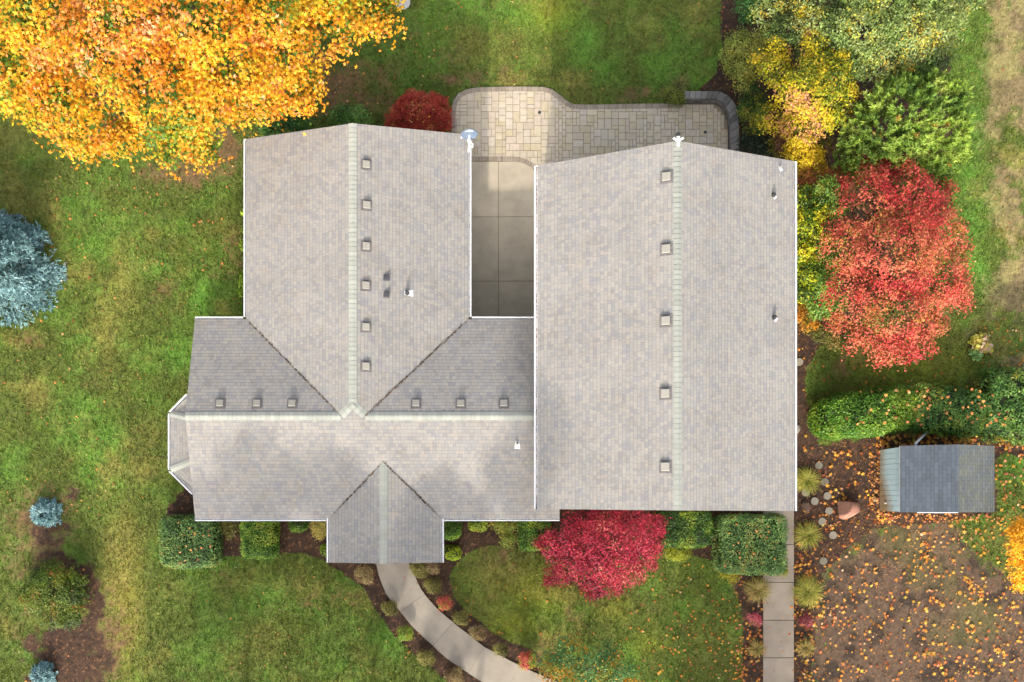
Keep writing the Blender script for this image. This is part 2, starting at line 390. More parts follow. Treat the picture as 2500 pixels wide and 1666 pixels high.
def hedge(name, label, box, h, pal, leaf=.05, n=4.5, seed=1, group=None, cat='hedge', cov=2.2, lump=.10, psc=.35, T=None, core='#20260f', patch=.6, rot=0):
    """clipped shrub: box = pixel rectangle of its top outline"""
    g = np.random.default_rng(seed)
    a = P(box[0], box[3], h*.6); b = P(box[2], box[1], h*.6); c = (a+b)/2
    rx, ry, rz = (b.x-a.x)/2, (b.y-a.y)/2, h*.56
    z0 = h-rz
    N = int((4*(rx+ry)*h*.9 + 4*rx*ry)*cov/(leaf*leaf*1.5))
    # sample on the faces of a box, then pull to the superellipsoid
    d = g.uniform(-1, 1, size=(N, 3)); ar = np.array([ry*rz, rx*rz, rx*ry*1.15]); ax = g.choice(3, N, p=ar/ar.sum())
    sg = np.where(g.random(N) < .5, -1., 1.); sg[ax == 2] = 1
    d[np.arange(N), ax] = sg
    k = 1/np.power(np.sum(np.abs(d)**n, axis=1), 1/n)
    q = d*k[:, None]
    e = np.array([rx, ry, rz]); p0 = q*e
    bn = (fbm(p0[:, 0]*1.0+p0[:, 2]+seed, p0[:, 1]-p0[:, 2], .45, seed, 3)-.5)*2*lump
    dep = np.abs(g.normal(size=N))*-.05
    nr = np.sign(q)*np.abs(q)**(n-1)/e; nr /= np.linalg.norm(nr, axis=1, keepdims=True)
    p = p0 + nr*(bn+dep+g.uniform(-.01, .03, N))[:, None] + np.array([c.x, c.y, z0])
    if rot:
        s_, c_ = math.sin(rot), math.cos(rot); dx = p[:, 0]-c.x; dy = p[:, 1]-c.y
        p[:, 0] = c.x+dx*c_-dy*s_; p[:, 1] = c.y+dx*s_+dy*c_
    p[:, 2] = np.maximum(p[:, 2], .02)
    cc = palette(p, pal, g, seed+4, psc, patch, .2)*LF
    V, F, c3 = leaves(p, nr*.8+g.normal(size=(N, 3))*.55+np.array([0, 0, .25]), leaf*g.uniform(.6, 1.2, N), cc, T or T_OVAL, seed=seed)
    # woody inside
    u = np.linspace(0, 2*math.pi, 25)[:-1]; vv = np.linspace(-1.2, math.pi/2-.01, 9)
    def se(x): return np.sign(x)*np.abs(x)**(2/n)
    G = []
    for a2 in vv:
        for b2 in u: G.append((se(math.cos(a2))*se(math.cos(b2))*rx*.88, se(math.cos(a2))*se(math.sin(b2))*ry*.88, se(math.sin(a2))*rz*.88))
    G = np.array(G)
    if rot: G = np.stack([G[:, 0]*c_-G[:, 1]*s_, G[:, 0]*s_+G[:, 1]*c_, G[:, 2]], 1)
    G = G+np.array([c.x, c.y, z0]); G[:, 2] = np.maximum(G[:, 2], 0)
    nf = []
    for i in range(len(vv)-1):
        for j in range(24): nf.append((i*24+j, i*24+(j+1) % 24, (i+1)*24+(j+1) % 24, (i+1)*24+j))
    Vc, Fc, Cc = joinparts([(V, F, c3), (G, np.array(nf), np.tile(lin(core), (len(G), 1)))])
    root = empty(name, (c.x, c.y, 0), label, cat, group)
    link('foliage', npmesh('foliage', Vc, Fc, Cc), M_LEAF, root)
    m = MB()
    for i in range(5):
        a2 = g.uniform(0, 6.28); m.tube((c.x+math.cos(a2)*.05, c.y+math.sin(a2)*.05, -.05), (c.x+math.cos(a2)*rx*.6, c.y+math.sin(a2)*ry*.6, h*.7), .025, .01, 6)
    m.build('stems', M_BARK, root)
    return root
#@@SETTING
# ------------------------------------------------------------------ ground
lawn_in = [(830, 1395), (866, 1420), (894, 1445), (912, 1481), (937, 1517), (966, 1556), (1008, 1595), (1051, 1627), (1094, 1666), (1135, 1700)]
lawn_r = [(1319, 1352), (1273, 1343), (1234, 1333), (1194, 1333), (1159, 1343), (1130, 1358), (1105, 1385), (1098, 1410), (1103, 1438), (1112, 1467), (1137, 1492), (1169, 1517), (1201, 1542), (1234, 1560), (1269, 1574), (1305, 1590), (1345, 1640), (1400, 1720)]
bed_front = [(455, 1200), (1960, 1190), (1960, 1700), (1811, 1700), (1810, 1666), (1814, 1570), (1812, 1506), (1803, 1463), (1788, 1420), (1767, 1392), (1731, 1367), (1660, 1349), (1600, 1354), (1500, 1362), (1400, 1362)] + lawn_r + [(1135, 1700)] + lawn_in[::-1] + [(795, 1372), (740, 1350), (690, 1352), (640, 1368), (590, 1362), (540, 1356), (500, 1388), (430, 1384), (420, 1330), (415, 1272), (440, 1245)]
bed_east = [(1930, 760), (1975, 800), (2005, 850), (1975, 900), (1968, 980), (1985, 1040), (2010, 1085), (2200, 1060), (2560, 1070), (2560, 1130), (2440, 1110), (2435, 1250), (2380, 1262), (2150, 1285), (2080, 1330), (2010, 1400), (1995, 1480), (1985, 1580), (1975, 1700), (1930, 1700)]
bed_ne = [(1750, -60), (1756, 30), (1767, 71), (1762, 143), (1740, 190), (1717, 214), (1700, 232), (1665, 240), (1665, 300), (1790, 420), (1930, 430), (1930, 800), (2000, 850), (2060, 820), (2160, 700), (2200, 480), (2160, 420), (2300, 420), (2330, 330), (2330, 200), (2300, 100), (2360, -60)]
bed_bay = [(452, 1165), (500, 1150), (500, 1270), (400, 1270), (405, 1245), (425, 1225), (445, 1200)]
drive = [(1990, 1480), (2010, 1400), (2050, 1330), (2110, 1285), (2250, 1258), (2330, 1262), (2350, 1330), (2420, 1400), (2560, 1440), (2560, 1700), (1985, 1700)]
dryp = [(2400, -60), (2420, 120), (2405, 250), (2410, 400), (2440, 520), (2440, 640), (2400, 760), (2370, 860), (2440, 900), (2560, 900), (2560, -60)]
# (px, py, rx, ry, kind, strength): worn, dry and lush spots of the lawn
spots = [(165, 1600, 115, 130, 'm', 1), (110, 1290, 90, 70, 'm', .6), (160, 1400, 120, 80, 'm', .75), (230, 1480, 40, 90, 'm', .8), (180, 1200, 50, 30, 'm', .5), (95, 1290, 110, 150, 'b', .8), (200, 1560, 130, 170, 'b', .95), (60, 1500, 60, 200, 'b', .45), (60, 1390, 90, 60, 'b', .5), (300, 1430, 60, 220, 'd', .8), (280, 1330, 40, 80, 'd', .6),
  (260, 800, 40, 130, 'd', .6), (300, 700, 40, 150, 'd', .55), (210, 900, 50, 60, 'b', .4), (330, 1050, 30, 25, 'b', .4), (60, 830, 60, 20, 'd', .6), (150, 640, 50, 120, 'b', .35),
  (470, 420, 170, 50, 'b', .8), (760, 200, 170, 90, 'b', .85), (860, 250, 160, 60, 'b', .7), (560, 350, 60, 70, 'b', .8), (950, 170, 110, 80, 'b', .5), (1010, 60, 40, 60, 'b', .5), (1090, 150, 80, 60, 'b', .45), (1240, 120, 90, 60, 'd', .4), (1150, 190, 160, 25, 'b', .6), (1150, 110, 50, 50, 'd', .5),
  (1580, 60, 60, 40, 'd', .35), (1560, 230, 110, 24, 'b', .7), (1700, 30, 40, 50, 'd', .5), (20, 470, 60, 60, 'd', .5), (30, 330, 80, 50, 'd', .5),
  (1230, 480, 60, 40, 'd', 0), (1220, 1400, 110, 60, 'd', .55), (1180, 1480, 60, 70, 'd', .4), (1640, 1500, 170, 120, 'b', .30), (1500, 1420, 120, 50, 'b', .4), (1730, 1600, 90, 80, 'd', .3), (900, 1460, 70, 40, 'd', .5), (620, 1420, 120, 40, 'd', .35), (560, 1400, 200, 30, 'b', .35), (640, 1560, 60, 60, 'd', .4),
  (480, 1640, 160, 50, 'b', .3), (770, 1420, 60, 90, 'b', .25), (2350, 1350, 120, 60, 'b', .35), (2470, 1500, 40, 200, 'b', .5), (2060, 900, 60, 40, 'b', .5), (2300, 850, 60, 60, 'd', .3), (2230, 900, 130, 50, 'y', .8), (2080, 960, 90, 40, 'b', .4), (2440, 960, 90, 60, 'b', .6),
  (230, 560, 90, 100, 'l', .8), (480, 700, 60, 120, 'l', .7), (400, 860, 120, 80, 'l', .9), (200, 1060, 90, 90, 'l', 1), (350, 950, 60, 60, 'l', .6), (20, 1130, 40, 60, 'l', .9), (280, 1180, 40, 60, 'l', .7), (310, 1500, 30, 150, 'y', .8), (200, 860, 60, 60, 'l', .5),
  (1060, 40, 60, 60, 'l', .8), (1220, 30, 120, 60, 'l', .8), (1340, 20, 60, 60, 'y', .9), (1420, 90, 80, 90, 'l', 1), (1640, 130, 90, 80, 'l', 1), (1500, 150, 80, 80, 'l', .5), (1700, 180, 50, 60, 'l', .9), (1300, 120, 60, 120, 'l', .5),
  (2360, 500, 50, 160, 'l', 1), (2380, 280, 50, 150, 'l', .8), (2340, 100, 60, 80, 'l', .7), (2390, 650, 50, 70, 'l', 1), (2300, 700, 60, 50, 'l', .6), (2440, 800, 60, 50, 'l', .5),
  (640, 1460, 60, 60, 'l', .8), (960, 1560, 60, 60, 'l', .8), (850, 1530, 60, 70, 'l', .6), (830, 1640, 60, 40, 'l', .8), (1250, 1520, 60, 40, 'y', .8), (1310, 1450, 90, 60, 'y', .8), (1500, 1490, 40, 30, 'y', .6), (1580, 1570, 40, 30, 'y', .6), (1690, 1480, 40, 40, 'l', .6), (2480, 1130, 40, 80, 'l', .5), (2230, 1370, 60, 30, 'l', .4), (2140, 960, 80, 30, 'y', .6)]
def softpoly(x, y, poly, rad):
    s_ = 0
    for k in range(6): s_ = s_ + inpoly(x+rad*math.cos(k*1.05)*(1 if k % 2 else .5), y+rad*math.sin(k*1.05)*(1 if k % 2 else .5), poly)
    return s_/6.0
G_GREEN = [lin('#4a5a22'), lin('#5f7a2c'), lin('#76913a')]
GF = .84
def ground_col(px, py):
    """albedo of the ground at photo pixels px, py; returns colour and how much of it is turf"""
    jx = px + (fbm(px, py, 22, 3)-.5)*34; jy = py + (fbm(px, py, 22, 9)-.5)*34
    big = fbm(px, py, 190, 21, 4); mid = fbm(px, py, 55, 33, 4); fin = fbm(px, py, 9, 45, 3)
    b = np.clip((fbm(px, py, 120, 51, 5)-.60)*3.0, 0, .5); d = np.clip((fbm(px, py, 95, 61, 5)-.57)*3, 0, .6); l = np.clip((big-.35)*1.3, 0, 1)*.6; yl = np.zeros_like(px); ml = np.zeros_like(px)
    for x, y, rx, ry, k, s in spots:
        q = np.exp(-(((jx-x)/rx)**2+((jy-y)/ry)**2))*s
        if k == 'b': b = np.maximum(b, q)
        elif k == 'd': d = np.maximum(d, q)
        elif k == 'm': ml = np.maximum(ml, q)
        elif k == 'l': l = np.maximum(l, q); b = b*(1-q*.7)
        else: yl = np.maximum(yl, q)
    # turf
    tex = fbm(px, py, 16, 88, 3)[..., None]; me2 = fbm(px, py, 34, 89, 3)
    t = np.clip(l*.85 + (mid-.5)*1.5, 0, 1)[..., None]
    green = (lin('#566424')*(1-t) + lin('#5d8630')*t)*(.72+.55*tex)
    green = green*(1-.6*yl[..., None]) + lin('#93982a')*.6*yl[..., None]*(.7+.6*tex)
    dd = np.clip(d*(.5+mid)*1.1 + (fin-.6)*.5, 0, 1)[..., None]; col = green*(1-dd*.72) + lin('#97864f')*(.65+.7*tex)*dd*.72
    bb = np.clip(sm(.28, .8, b*(.45+1.1*me2) + (fin-.5)*.5), 0, 1)[..., None]; col = col*(1-bb*.85) + (lin('#715438')*(.5+1.0*fin[..., None]))*bb*.85
    turf = 1-bb[..., 0]*.8
    # dry strip by the east boundary
    e = (softpoly(jx+(mid-.5)*110, jy+(mid-.5)*40, dryp, 26)*sm(.34, .58, fbm(px, py, 60, 14, 4)+(fin-.5)*.25))[..., None]; dc = lin('#7e6a4c')*(.5+fin[..., None]) * (1-.5*sm(.5, .7, big)[..., None]) + lin('#6c7038')*.5*sm(.45, .62, mid)[..., None]
    col = col*(1-e*.85) + dc*e*.85; turf = turf*(1-e[..., 0]*.75)
    # gravel drive
    g = sm(.2, .8, softpoly(jx+(mid-.5)*70, jy+(mid-.5)*70, drive, 34)+(fin-.5)*.7+(me2-.5)*.5)[..., None]
    gc = lin('#5f4a38')*(.5+.9*fin[..., None])*(1-.6*sm(.48, .66, me2)[..., None]); gc = gc*(1-.6*sm(.5, .7, big)[..., None]) + lin('#5a5832')*.6*sm(.5, .7, big)[..., None]
    col = col*(1-g) + gc*g; turf = turf*(1-g[..., 0])
    # bark mulch beds
    m = (inpoly(jx, jy, bed_ne) | inpoly(jx, jy, bed_east) | inpoly(px+(jx-px)*.25, py+(jy-py)*.25, bed_front) | inpoly(jx, jy, bed_bay))[..., None]*1.0
    mlm = sm(.38, .6, ml + (me2-.5)*.7 + (fin-.5)*.3)[..., None]; m = np.maximum(m, mlm)
    hb = vn(px, py, 3.2, 71)[..., None]
    mc = lin('#47301f')*(.3+1.3*fin[..., None])*(1-.35*mid[..., None]); mc = mc*(1-sm(.72, .95, hb)*.45) + lin('#a07048')*sm(.72, .95, hb)*.45
    col = col*(1-m) + mc*m; turf = turf*(1-m[..., 0])
    return col*GF, turf
xs = np.concatenate([[-400, -150], np.arange(-70, -22.6, .8), np.arange(-22.5, 24.5, .062), np.arange(25, 72, .8), [150, 400]])
ys = np.concatenate([[-400, -150], np.arange(-60, -8.8, .8), np.arange(-8.6, 22.6, .062), np.arange(23, 75, .8), [150, 400]])
gx, gy = np.meshgrid(xs, ys); ppx = NX+gx*S; ppy = NY-gy*S
gc_, gturf = ground_col(ppx, ppy)
gz = -.006 - .02*fbm(gx, gy, 1.3, 4) + .012*(fbm(gx, gy, .16, 8, 2)-.5)
Vg = np.stack([gx, gy, gz], -1).reshape(-1, 3); nxg, nyg = len(xs), len(ys)
ii = (np.arange(nyg-1)[:, None]*nxg+np.arange(nxg-1)[None, :]).ravel()
Fg = np.stack([ii, ii+1, ii+1+nxg, ii+nxg], 1)
go = link('ground', npmesh('ground', Vg, Fg, gc_.reshape(-1, 3)), M_GROUND); tag(go, kind='structure')

# ---- concrete and paving
def slab(m, pts, z, th=.08):
    lo = [(p[0], p[1], z-th) for p in pts]; hi = [(p[0], p[1], z) for p in pts]
    a = sum(hi[i][0]*hi[(i+1) % len(hi)][1]-hi[(i+1) % len(hi)][0]*hi[i][1] for i in range(len(hi)))
    if a < 0: lo.reverse(); hi.reverse()
    m.poly(hi)
    n = len(hi)
    for i in range(n):
        j = (i+1) % n; m.poly([lo[i], lo[j], hi[j], hi[i]])
def shrink(pts, d):
    c = Vector((sum(p[0] for p in pts)/len(pts), sum(p[1] for p in pts)/len(pts)))
    return [(p[0]+(c.x-p[0])*d, p[1]+(c.y-p[1])*d) for p in pts]
cp = lambda l: [tuple(P(x, y, 0))[:2] for x, y in l]
slabs = [
 ([(912, 1330), (919, 1377), (924, 1402), (933, 1427), (942, 1448), (955, 1467), (978, 1493.5)], [(990, 1330), (1000, 1377), (1007, 1396), (1016, 1413), (1024, 1430), (1029, 1440), (1037, 1451)]),
 ([(978, 1493.5), (992, 1512), (1008, 1531), (1032, 1554), (1057, 1576)], [(1037, 1451), (1051, 1468), (1066, 1484.6), (1086, 1503), (1107, 1519.6)]),
 ([(1057, 1576), (1075, 1594), (1094, 1610), (1119, 1627), (1144, 1643.5)], [(1107, 1519.6), (1125, 1535), (1144, 1549), (1163, 1565), (1182, 1579)]),
 ([(1144, 1643.5), (1161, 1655), (1178, 1666), (1205, 1681), (1232, 1696)], [(1182, 1579), (1202, 1590), (1223, 1601), (1245, 1613), (1267.5, 1624)]),
 ([(1232, 1696), (1300, 1728), (1400, 1760)], [(1267.5, 1624), (1305, 1642), (1420, 1690)])]
m = MB()
for i, (a, b) in enumerate(slabs):
    m.cur = tuple(lin('#b2a797', .64)*(1+.05*math.sin(i*2.3)))
    A = cp(a); B = cp(b); k = .008
    A[0] = (A[0][0], A[0][1]-.012); B[0] = (B[0][0], B[0][1]-.012)
    slab(m, A+B[::-1], .035)
tag(m.build('curved_path', M_CONC), kind='structure')
m = MB(); yy = [1200, 1238, 1330, 1422, 1514.5, 1606, 1698, 1790]
for i in range(len(yy)-1):
    m.cur = tuple(lin('#b0a08d', .62)*(1+.06*math.sin(i*3.1)))
    a = P(1863, yy[i]); b = P(1937.5, yy[i+1]); slab(m, [(a.x, a.y-.012), (b.x, a.y-.012), (b.x, b.y+.012), (a.x, b.y+.012)], .035)
tag(m.build('side_path', M_CONC), kind='structure')
m = MB()
for (x0, x1) in ((1090, 1217), (1217, 1340)):
    for (y0, y1) in ((395, 530), (530, 687), (687, 800)):
        m.cur = tuple(lin('#bbae98', .88)*(1+.03*math.sin(x0+y0)))
        a = P(x0, y0); b = P(x1, y1); slab(m, [(a.x+.009, a.y-.009), (b.x-.009, a.y-.009), (b.x-.009, b.y+.009), (a.x+.009, b.y+.009)], .02)
tag(m.build('courtyard_slab', M_CONC), kind='structure')
# patio: random ashlar pavers inside a soldier course
outer = [(1096, 420), (1101, 350), (1101, 300), (1101, 271), (1107, 246), (1119, 230), (1137, 220), (1162, 215), (1230, 213), (1294, 213), (1330, 214), (1348, 220), (1366, 232), (1384, 248), (1401, 256), (1437, 257), (1540, 255), (1665, 253.6)]
inner_s = [(1340, 450), (1318, 437), (1309, 424), (1298, 411), (1280, 400), (1255, 395), (1200, 394), (1140, 395), (1096, 397)]
inner_s = [(1420, 470), (1345, 460)] + inner_s[1:]
wall_o = [(1665, 236), (1700, 236), (1746, 236), (1757, 239), (1767, 245), (1777, 253), (1785, 264), (1791, 276), (1794, 289), (1796, 320), (1797, 366), (1798, 420)]
wall_i = [(1665, 254), (1700, 254), (1738, 254), (1748, 257), (1756, 262), (1764, 271), (1771, 282), (1774, 292), (1776, 303), (1777, 325), (1778, 362), (1779, 420)]
patio_poly = outer + wall_i + [(1779, 500), (1420, 500)] + inner_s[1:]
m = MB(); m.cur = tuple(lin('#9c9078', .7)); base = cp(patio_poly)
bm_ = MB(); bm_.cur = m.cur; bm_.poly([(x, y, .012) for x, y in base]); bm_.poly
m.v, m.f, m.c = bm_.v, bm_.f, bm_.c
g = random.Random(11); U = 8.6; x0, y0, nx, ny = 1080, 205, 84, 36
occ = [[0]*nx for _ in range(ny)]
pin = np.array(patio_poly)
for j in range(ny):
    for i in range(nx):
        if occ[j][i]: continue
        opts = [(2, 2), (2, 2), (2, 2), (3, 2), (2, 3), (2, 1), (1, 2)]
        g.shuffle(opts); opts += [(1, 1)]
        for (a, b) in opts:
            tx = np.array([x0+i*U, x0+(i+a)*U, x0+(i+a)*U, x0+i*U]); ty = np.array([y0+j*U, y0+j*U, y0+(j+b)*U, y0+(j+b)*U])
            if (a, b) != (1, 1) and not inpoly(tx, ty, patio_poly).all(): continue
            if i+a <= nx and j+b <= ny and all(not occ[j+q][i+p_] for q in range(b) for p_ in range(a)): break
        for q in range(b):
            for p_ in range(a): occ[j+q][i+p_] = 1
        X0, X1, Y0, Y1 = x0+i*U, x0+(i+a)*U, y0+j*U, y0+(j+b)*U
        tx = np.array([X0, X1, X1, X0, (X0+X1)/2]); ty = np.array([Y0, Y0, Y1, Y1, (Y0+Y1)/2])
        if not inpoly(tx, ty, patio_poly).all(): continue
        cl = lin(g.choice(['#c8baa0', '#c5b7a0', '#cbbda6', '#c0b29c', '#c6b6a2', '#c3b496', '#c9bcaa']), .84)*g.uniform(.95, 1.04)
        m.cur = tuple(cl); gp = .55
        p = [P(X0+gp, Y1-gp), P(X1-gp, Y1-gp), P(X1-gp, Y0+gp), P(X0+gp, Y0+gp)]
        zz = .03+g.uniform(-.003, .003)
        m.hexa([(q.x, q.y, 0) for q in p] + [(q.x, q.y, zz) for q in p])
def soldier(m, line, width, side, z=.038, step=7.0, cols=('#a89a88', '#9d8f7e', '#b0a28f', '#a59683')):
    pts = [np.array(p, float) for p in line]; acc = [0]
    for a, b in zip(pts, pts[1:]): acc.append(acc[-1]+np.linalg.norm(b-a))
    def at(s):
        for k in range(len(pts)-1):
            if s <= acc[k+1] or k == len(pts)-2:
                f = (s-acc[k])/(acc[k+1]-acc[k]); return pts[k]+(pts[k+1]-pts[k])*f
    def nrm(s):
        a = at(max(0, s-6)); b = at(min(acc[-1], s+6)); d = (b-a)/np.linalg.norm(b-a); return np.array([-d[1], d[0]])*side
    n = int(acc[-1]/step)
    for i in range(n):
        s0, s1 = i*step+.35, (i+1)*step-.35
        a = at(s0); b = at(s1); c = b+nrm(s1)*width; d = a+nrm(s0)*width
        q = [P(*a), P(*b), P(*c), P(*d)]
        ar = sum(q[k].x*q[(k+1) % 4].y-q[(k+1) % 4].x*q[k].y for k in range(4))
        if ar < 0: q = q[::-1]
        m.cur = tuple(lin(g.choice(cols), .7)*g.uniform(.9, 1.06))
        m.hexa([(k.x, k.y, 0) for k in q]+[(k.x, k.y, z) for k in q])
soldier(m, outer, 11.5, 1); soldier(m, inner_s, 11, 1)
tag(m.build('patio', M_PAVE), kind='structure')
m = MB()
for (x, y) in ((1317, 276), (1721, 324)):
    c = P(x, y); m.cur = (.05, .05, .055); m.tube((c.x, c.y, .02), (c.x, c.y, .042), .065, .065, 16)
    o = m.build('patio_drain', M_DARKV); m = MB()
    tag(o, 'small round grey drain cap in the ' + ('sunlit west' if x < 1500 else 'shaded east') + ' part of the paver patio', 'drain', 'drain caps in the patio')
# stone seat wall
m = MB()
wo = [np.array(p, float) for p in wall_o]; wi = [np.array(p, float) for p in wall_i]
def along(pl, f):
    L_ = [0]
    for a, b in zip(pl, pl[1:]): L_.append(L_[-1]+np.linalg.norm(b-a))
    s = f*L_[-1]
    for k in range(len(pl)-1):
        if s <= L_[k+1]+1e-6: return pl[k]+(pl[k+1]-pl[k])*(s-L_[k])/(L_[k+1]-L_[k])
g = random.Random(3)
for layer in range(3):
    f = 0.0 if layer != 1 else -.015
    while f < 1:
        f2 = min(1, f+g.uniform(.045, .075)); fa = max(0, f)
        a, b, c, d = along(wo, fa+.0015), along(wo, f2-.0015), along(wi, f2-.0015), along(wi, fa+.0015)
        z0, z1 = layer*.15, layer*.15+.146
        j = g.uniform(-.3, .3); pr = 0 if layer == 2 else 1.2
        inn = lambda p, q, k: p+(q-p)/np.linalg.norm(q-p)*k
        qs = [inn(a, d, pr+j), inn(b, c, pr+j), inn(c, b, pr+j), inn(d, a, pr+j)]
        Q = [P(*k) for k in qs]; ar = sum(Q[k].x*Q[(k+1) % 4].y-Q[(k+1) % 4].x*Q[k].y for k in range(4))
        if ar < 0: Q = Q[::-1]
        m.cur = tuple(lin(g.choice(['#8d8a86', '#7c7873', '#989490', '#85807a', '#a09a94']), .55)*g.uniform(.85, 1.1))
        m.hexa([(k.x, k.y, z0) for k in Q]+[(k.x, k.y, z1) for k in Q]); f = f2
o = m.build('stone_seat_wall', M_STONE, bevel=.008)
tag(o, 'low curved grey stone block wall round the patio corner', 'wall')
#@@HOUSE
# ------------------------------------------------------------------ house
ZE, SL = 2.9, .27
house = empty('house', P(900, 1000, 0), 'L shaped grey shingle roofed house with white gutters and attached garage', 'house')
xW = P(476, 0, ZE).x; xE = P(1366, 0, ZE).x; yN = P(0, 780, ZE).y; yS = P(0, 1266, ZE).y; yR = (yN+yS)/2
x1 = P(601, 0, ZE).x; x2 = P(1144, 0, ZE).x; xr = (x1+x2)/2; yGl = P(0, 340, ZE).y; yGr = P(0, 329, ZE).y; yGm = P(0, 335, ZE).y
x3 = P(804, 0, ZE).x; x4 = P(1077, 0, ZE).x; xp = (x3+x4)/2; yP = P(0, 1374, ZE).y
zR = ZE+SL*(yR-yS); zN = ZE+SL*(xr-x1); zP = ZE+SL*(xp-x3); d = yN-yR
V1 = (x1+d, yR, zR); V2 = (x2-d, yR, zR); Tp = (xr, yS+(xr-x1), zN); PT = (xp, yS+(xp-x3), zP)
A_ = (xW, yS, ZE); B_ = (xE, yS, ZE); WN = (xW, yN, ZE); EN = (xE, yN, ZE); RW = (xW, yR, zR); RE = (xE, yR, zR)
n1 = (x1, yN, ZE); n2 = (x2, yN, ZE); g1 = (x1, yGl, ZE); g2 = (x2, yGr, ZE); gm = (xr, yGm, zN)
s3 = (x3, yS, ZE); s4 = (x4, yS, ZE); p3 = (x3, yP, ZE); p4 = (x4, yP, ZE); pm = (xp, yP, zP)
roof = roofmesh('roof', [
  [WN, RW, V1, n1], [n2, V2, RE, EN], [g1, n1, V1, Tp, gm], [gm, Tp, V2, n2, g2],
  [A_, s3, PT, s4, B_, RE, V2, Tp, V1, RW], [s3, p3, pm, PT], [PT, pm, p4, s4]], M_SH, house)
# bay roof
ZB = 2.55
b0, b1, b2, b3 = P(459, 967, ZB), P(417, 1010, ZB), P(417, 1147, ZB), P(472, 1202, ZB)
xb = xW+.02
t1 = Vector((xb, P(0, 1024, 2.95).y, 2.86)); t2 = Vector((xb, P(0, 1122, 2.95).y, 2.86))
w0 = Vector((xb, b0.y, ZB)); w3 = Vector((xb, b3.y, ZB))
w0.x = max(b0.x, xb); w3.x = max(b3.x, xb)
roofmesh('bay_roof', [[w0, b0, b1, t1] if (w0-b0).length > .02 else [b0, b1, t1], [b1, b2, t2, t1], [b2, b3, w3, t2] if (w3-b3).length > .02 else [b2, b3, t2]][0:3], M_SH, house, .1)
# garage roof
ZG = 4.3; gx1 = P(1313, 0, ZG).x; gx2 = P(1939, 0, ZG).x; gxr = (gx1+gx2)/2; zGr = ZG+1.86
ga = P(0, 405, ZG).y; gb = P(0, 394, ZG).y; gcn = P(0, 400, ZG).y; ha = P(0, 1243, ZG).y; hb_ = P(0, 1248, ZG).y; hc = P(0, 1246, ZG).y
roofmesh('garage_roof', [[(gx1, ga, ZG), (gx1, ha, ZG), (gxr, hc, zGr), (gxr, gcn, zGr)], [(gxr, gcn, zGr), (gxr, hc, zGr), (gx2, hb_, ZG), (gx2, gb, ZG)]], M_SH, house, .15)
def hz(x, y):
    z = ZE+SL*min(y-yS, yN-y) if xW <= x <= xE and yS <= y <= yN else 0
    if x1 <= x <= x2 and y >= yS+(x2-x1)/2-5: z = max(z, ZE+SL*min(x-x1, x2-x)) if y > yR or z == 0 else z
    return z
def gz_(x, y): return ZG + (zGr-ZG)*min(x-gx1, gx2-x)/(gxr-gx1)
def onroof(px, py, f):
    z = 3.5
    for _ in range(12): p = P(px, py, z); z = f(p.x, p.y)
    p = P(px, py, z); e = .05
    nrm = Vector((-(f(p.x+e, p.y)-f(p.x-e, p.y))/(2*e), -(f(p.x, p.y+e)-f(p.x, p.y-e))/(2*e), 1)).normalized()
    return p, nrm
# ridge caps
def caps(pairs, name, wd=.15, step=.17):
    m = MB()
    for a, b, s1, s2 in pairs:   # s1, s2: slope drop per metre on the two sides
        a = Vector(a); b = Vector(b); dv = b-a; L_ = Vector((dv.x, dv.y)).length; n = max(1, int(L_/step)); u = dv/n
        sd = Vector((-dv.y, dv.x, 0)).normalized()
        for i in range(n):
            c0 = a+u*i; c1 = a+u*(i+1.02)-u*.07
            f = rnd.uniform(.90, 1.06); m.cur = (f, f, f)
            l0, l1 = .012, .020
            def ring(c, lf): return [c+sd*wd+Vector((0, 0, lf-s1*wd)), c+sd*wd*.15+Vector((0, 0, lf+.004-s1*wd*.15)), c-sd*wd*.15+Vector((0, 0, lf+.004-s2*wd*.15)), c-sd*wd+Vector((0, 0, lf-s2*wd))]
            r0 = ring(c0, l1); r1 = ring(c1, l0)
            for k in range(3): m.poly([r0[k], r1[k], r1[k+1], r0[k+1]][::-1])
            m.poly([q for q in r0]); lo0 = [q-Vector((0, 0, .02)) for q in r0]; lo1 = [q-Vector((0, 0, .02)) for q in r1]
            m.poly([lo0[0], r0[0], r0[1], r0[2], r0[3], lo0[3]]); m.poly([lo1[3], r1[3], r1[2], r1[1], r1[0], lo1[0]])
            m.poly([lo0[0], lo1[0], r1[0], r0[0]]); m.poly([lo0[3], r0[3], r1[3], lo1[3]])
    return m.build(name, M_CAPC, house)
M_CAPC = m_col('ridge_cap_shingle', .9, 60, .1, 0, 2, .06)
_cb = lin('#b8bbb0', .58)
class _(MB): pass
def capcol(o):
    a = o.data.color_attributes['Col']; n = len(a.data); v = np.empty(n*4, np.float32); a.data.foreach_get('color', v); v = v.reshape(-1, 4); v[:, :3] *= _cb; a.data.foreach_set('color', v.ravel())
capcol(caps([(gm, Tp, SL, SL)], 'ridge_cap'))
capcol(caps([(Tp, V1, SL*.0, SL*.9), (Tp, V2, SL*.9, SL*.0)], 'ridge_cap'))
capcol(caps([(RW, V1, SL, SL)], 'ridge_cap')); capcol(caps([(V2, (gx1+.2, yR, zR), SL, SL)], 'ridge_cap'))
capcol(caps([(pm, PT, SL, SL)], 'ridge_cap', .14))
capcol(caps([((gxr, hc, zGr), (gxr, gcn, zGr), .41, .41)], 'ridge_cap', .14))
capcol(caps([(b1, t1, .3, .1)], 'bay_hip_cap', .12, 5)); capcol(caps([(b2, t2, .1, .3)], 'bay_hip_cap', .12, 5))
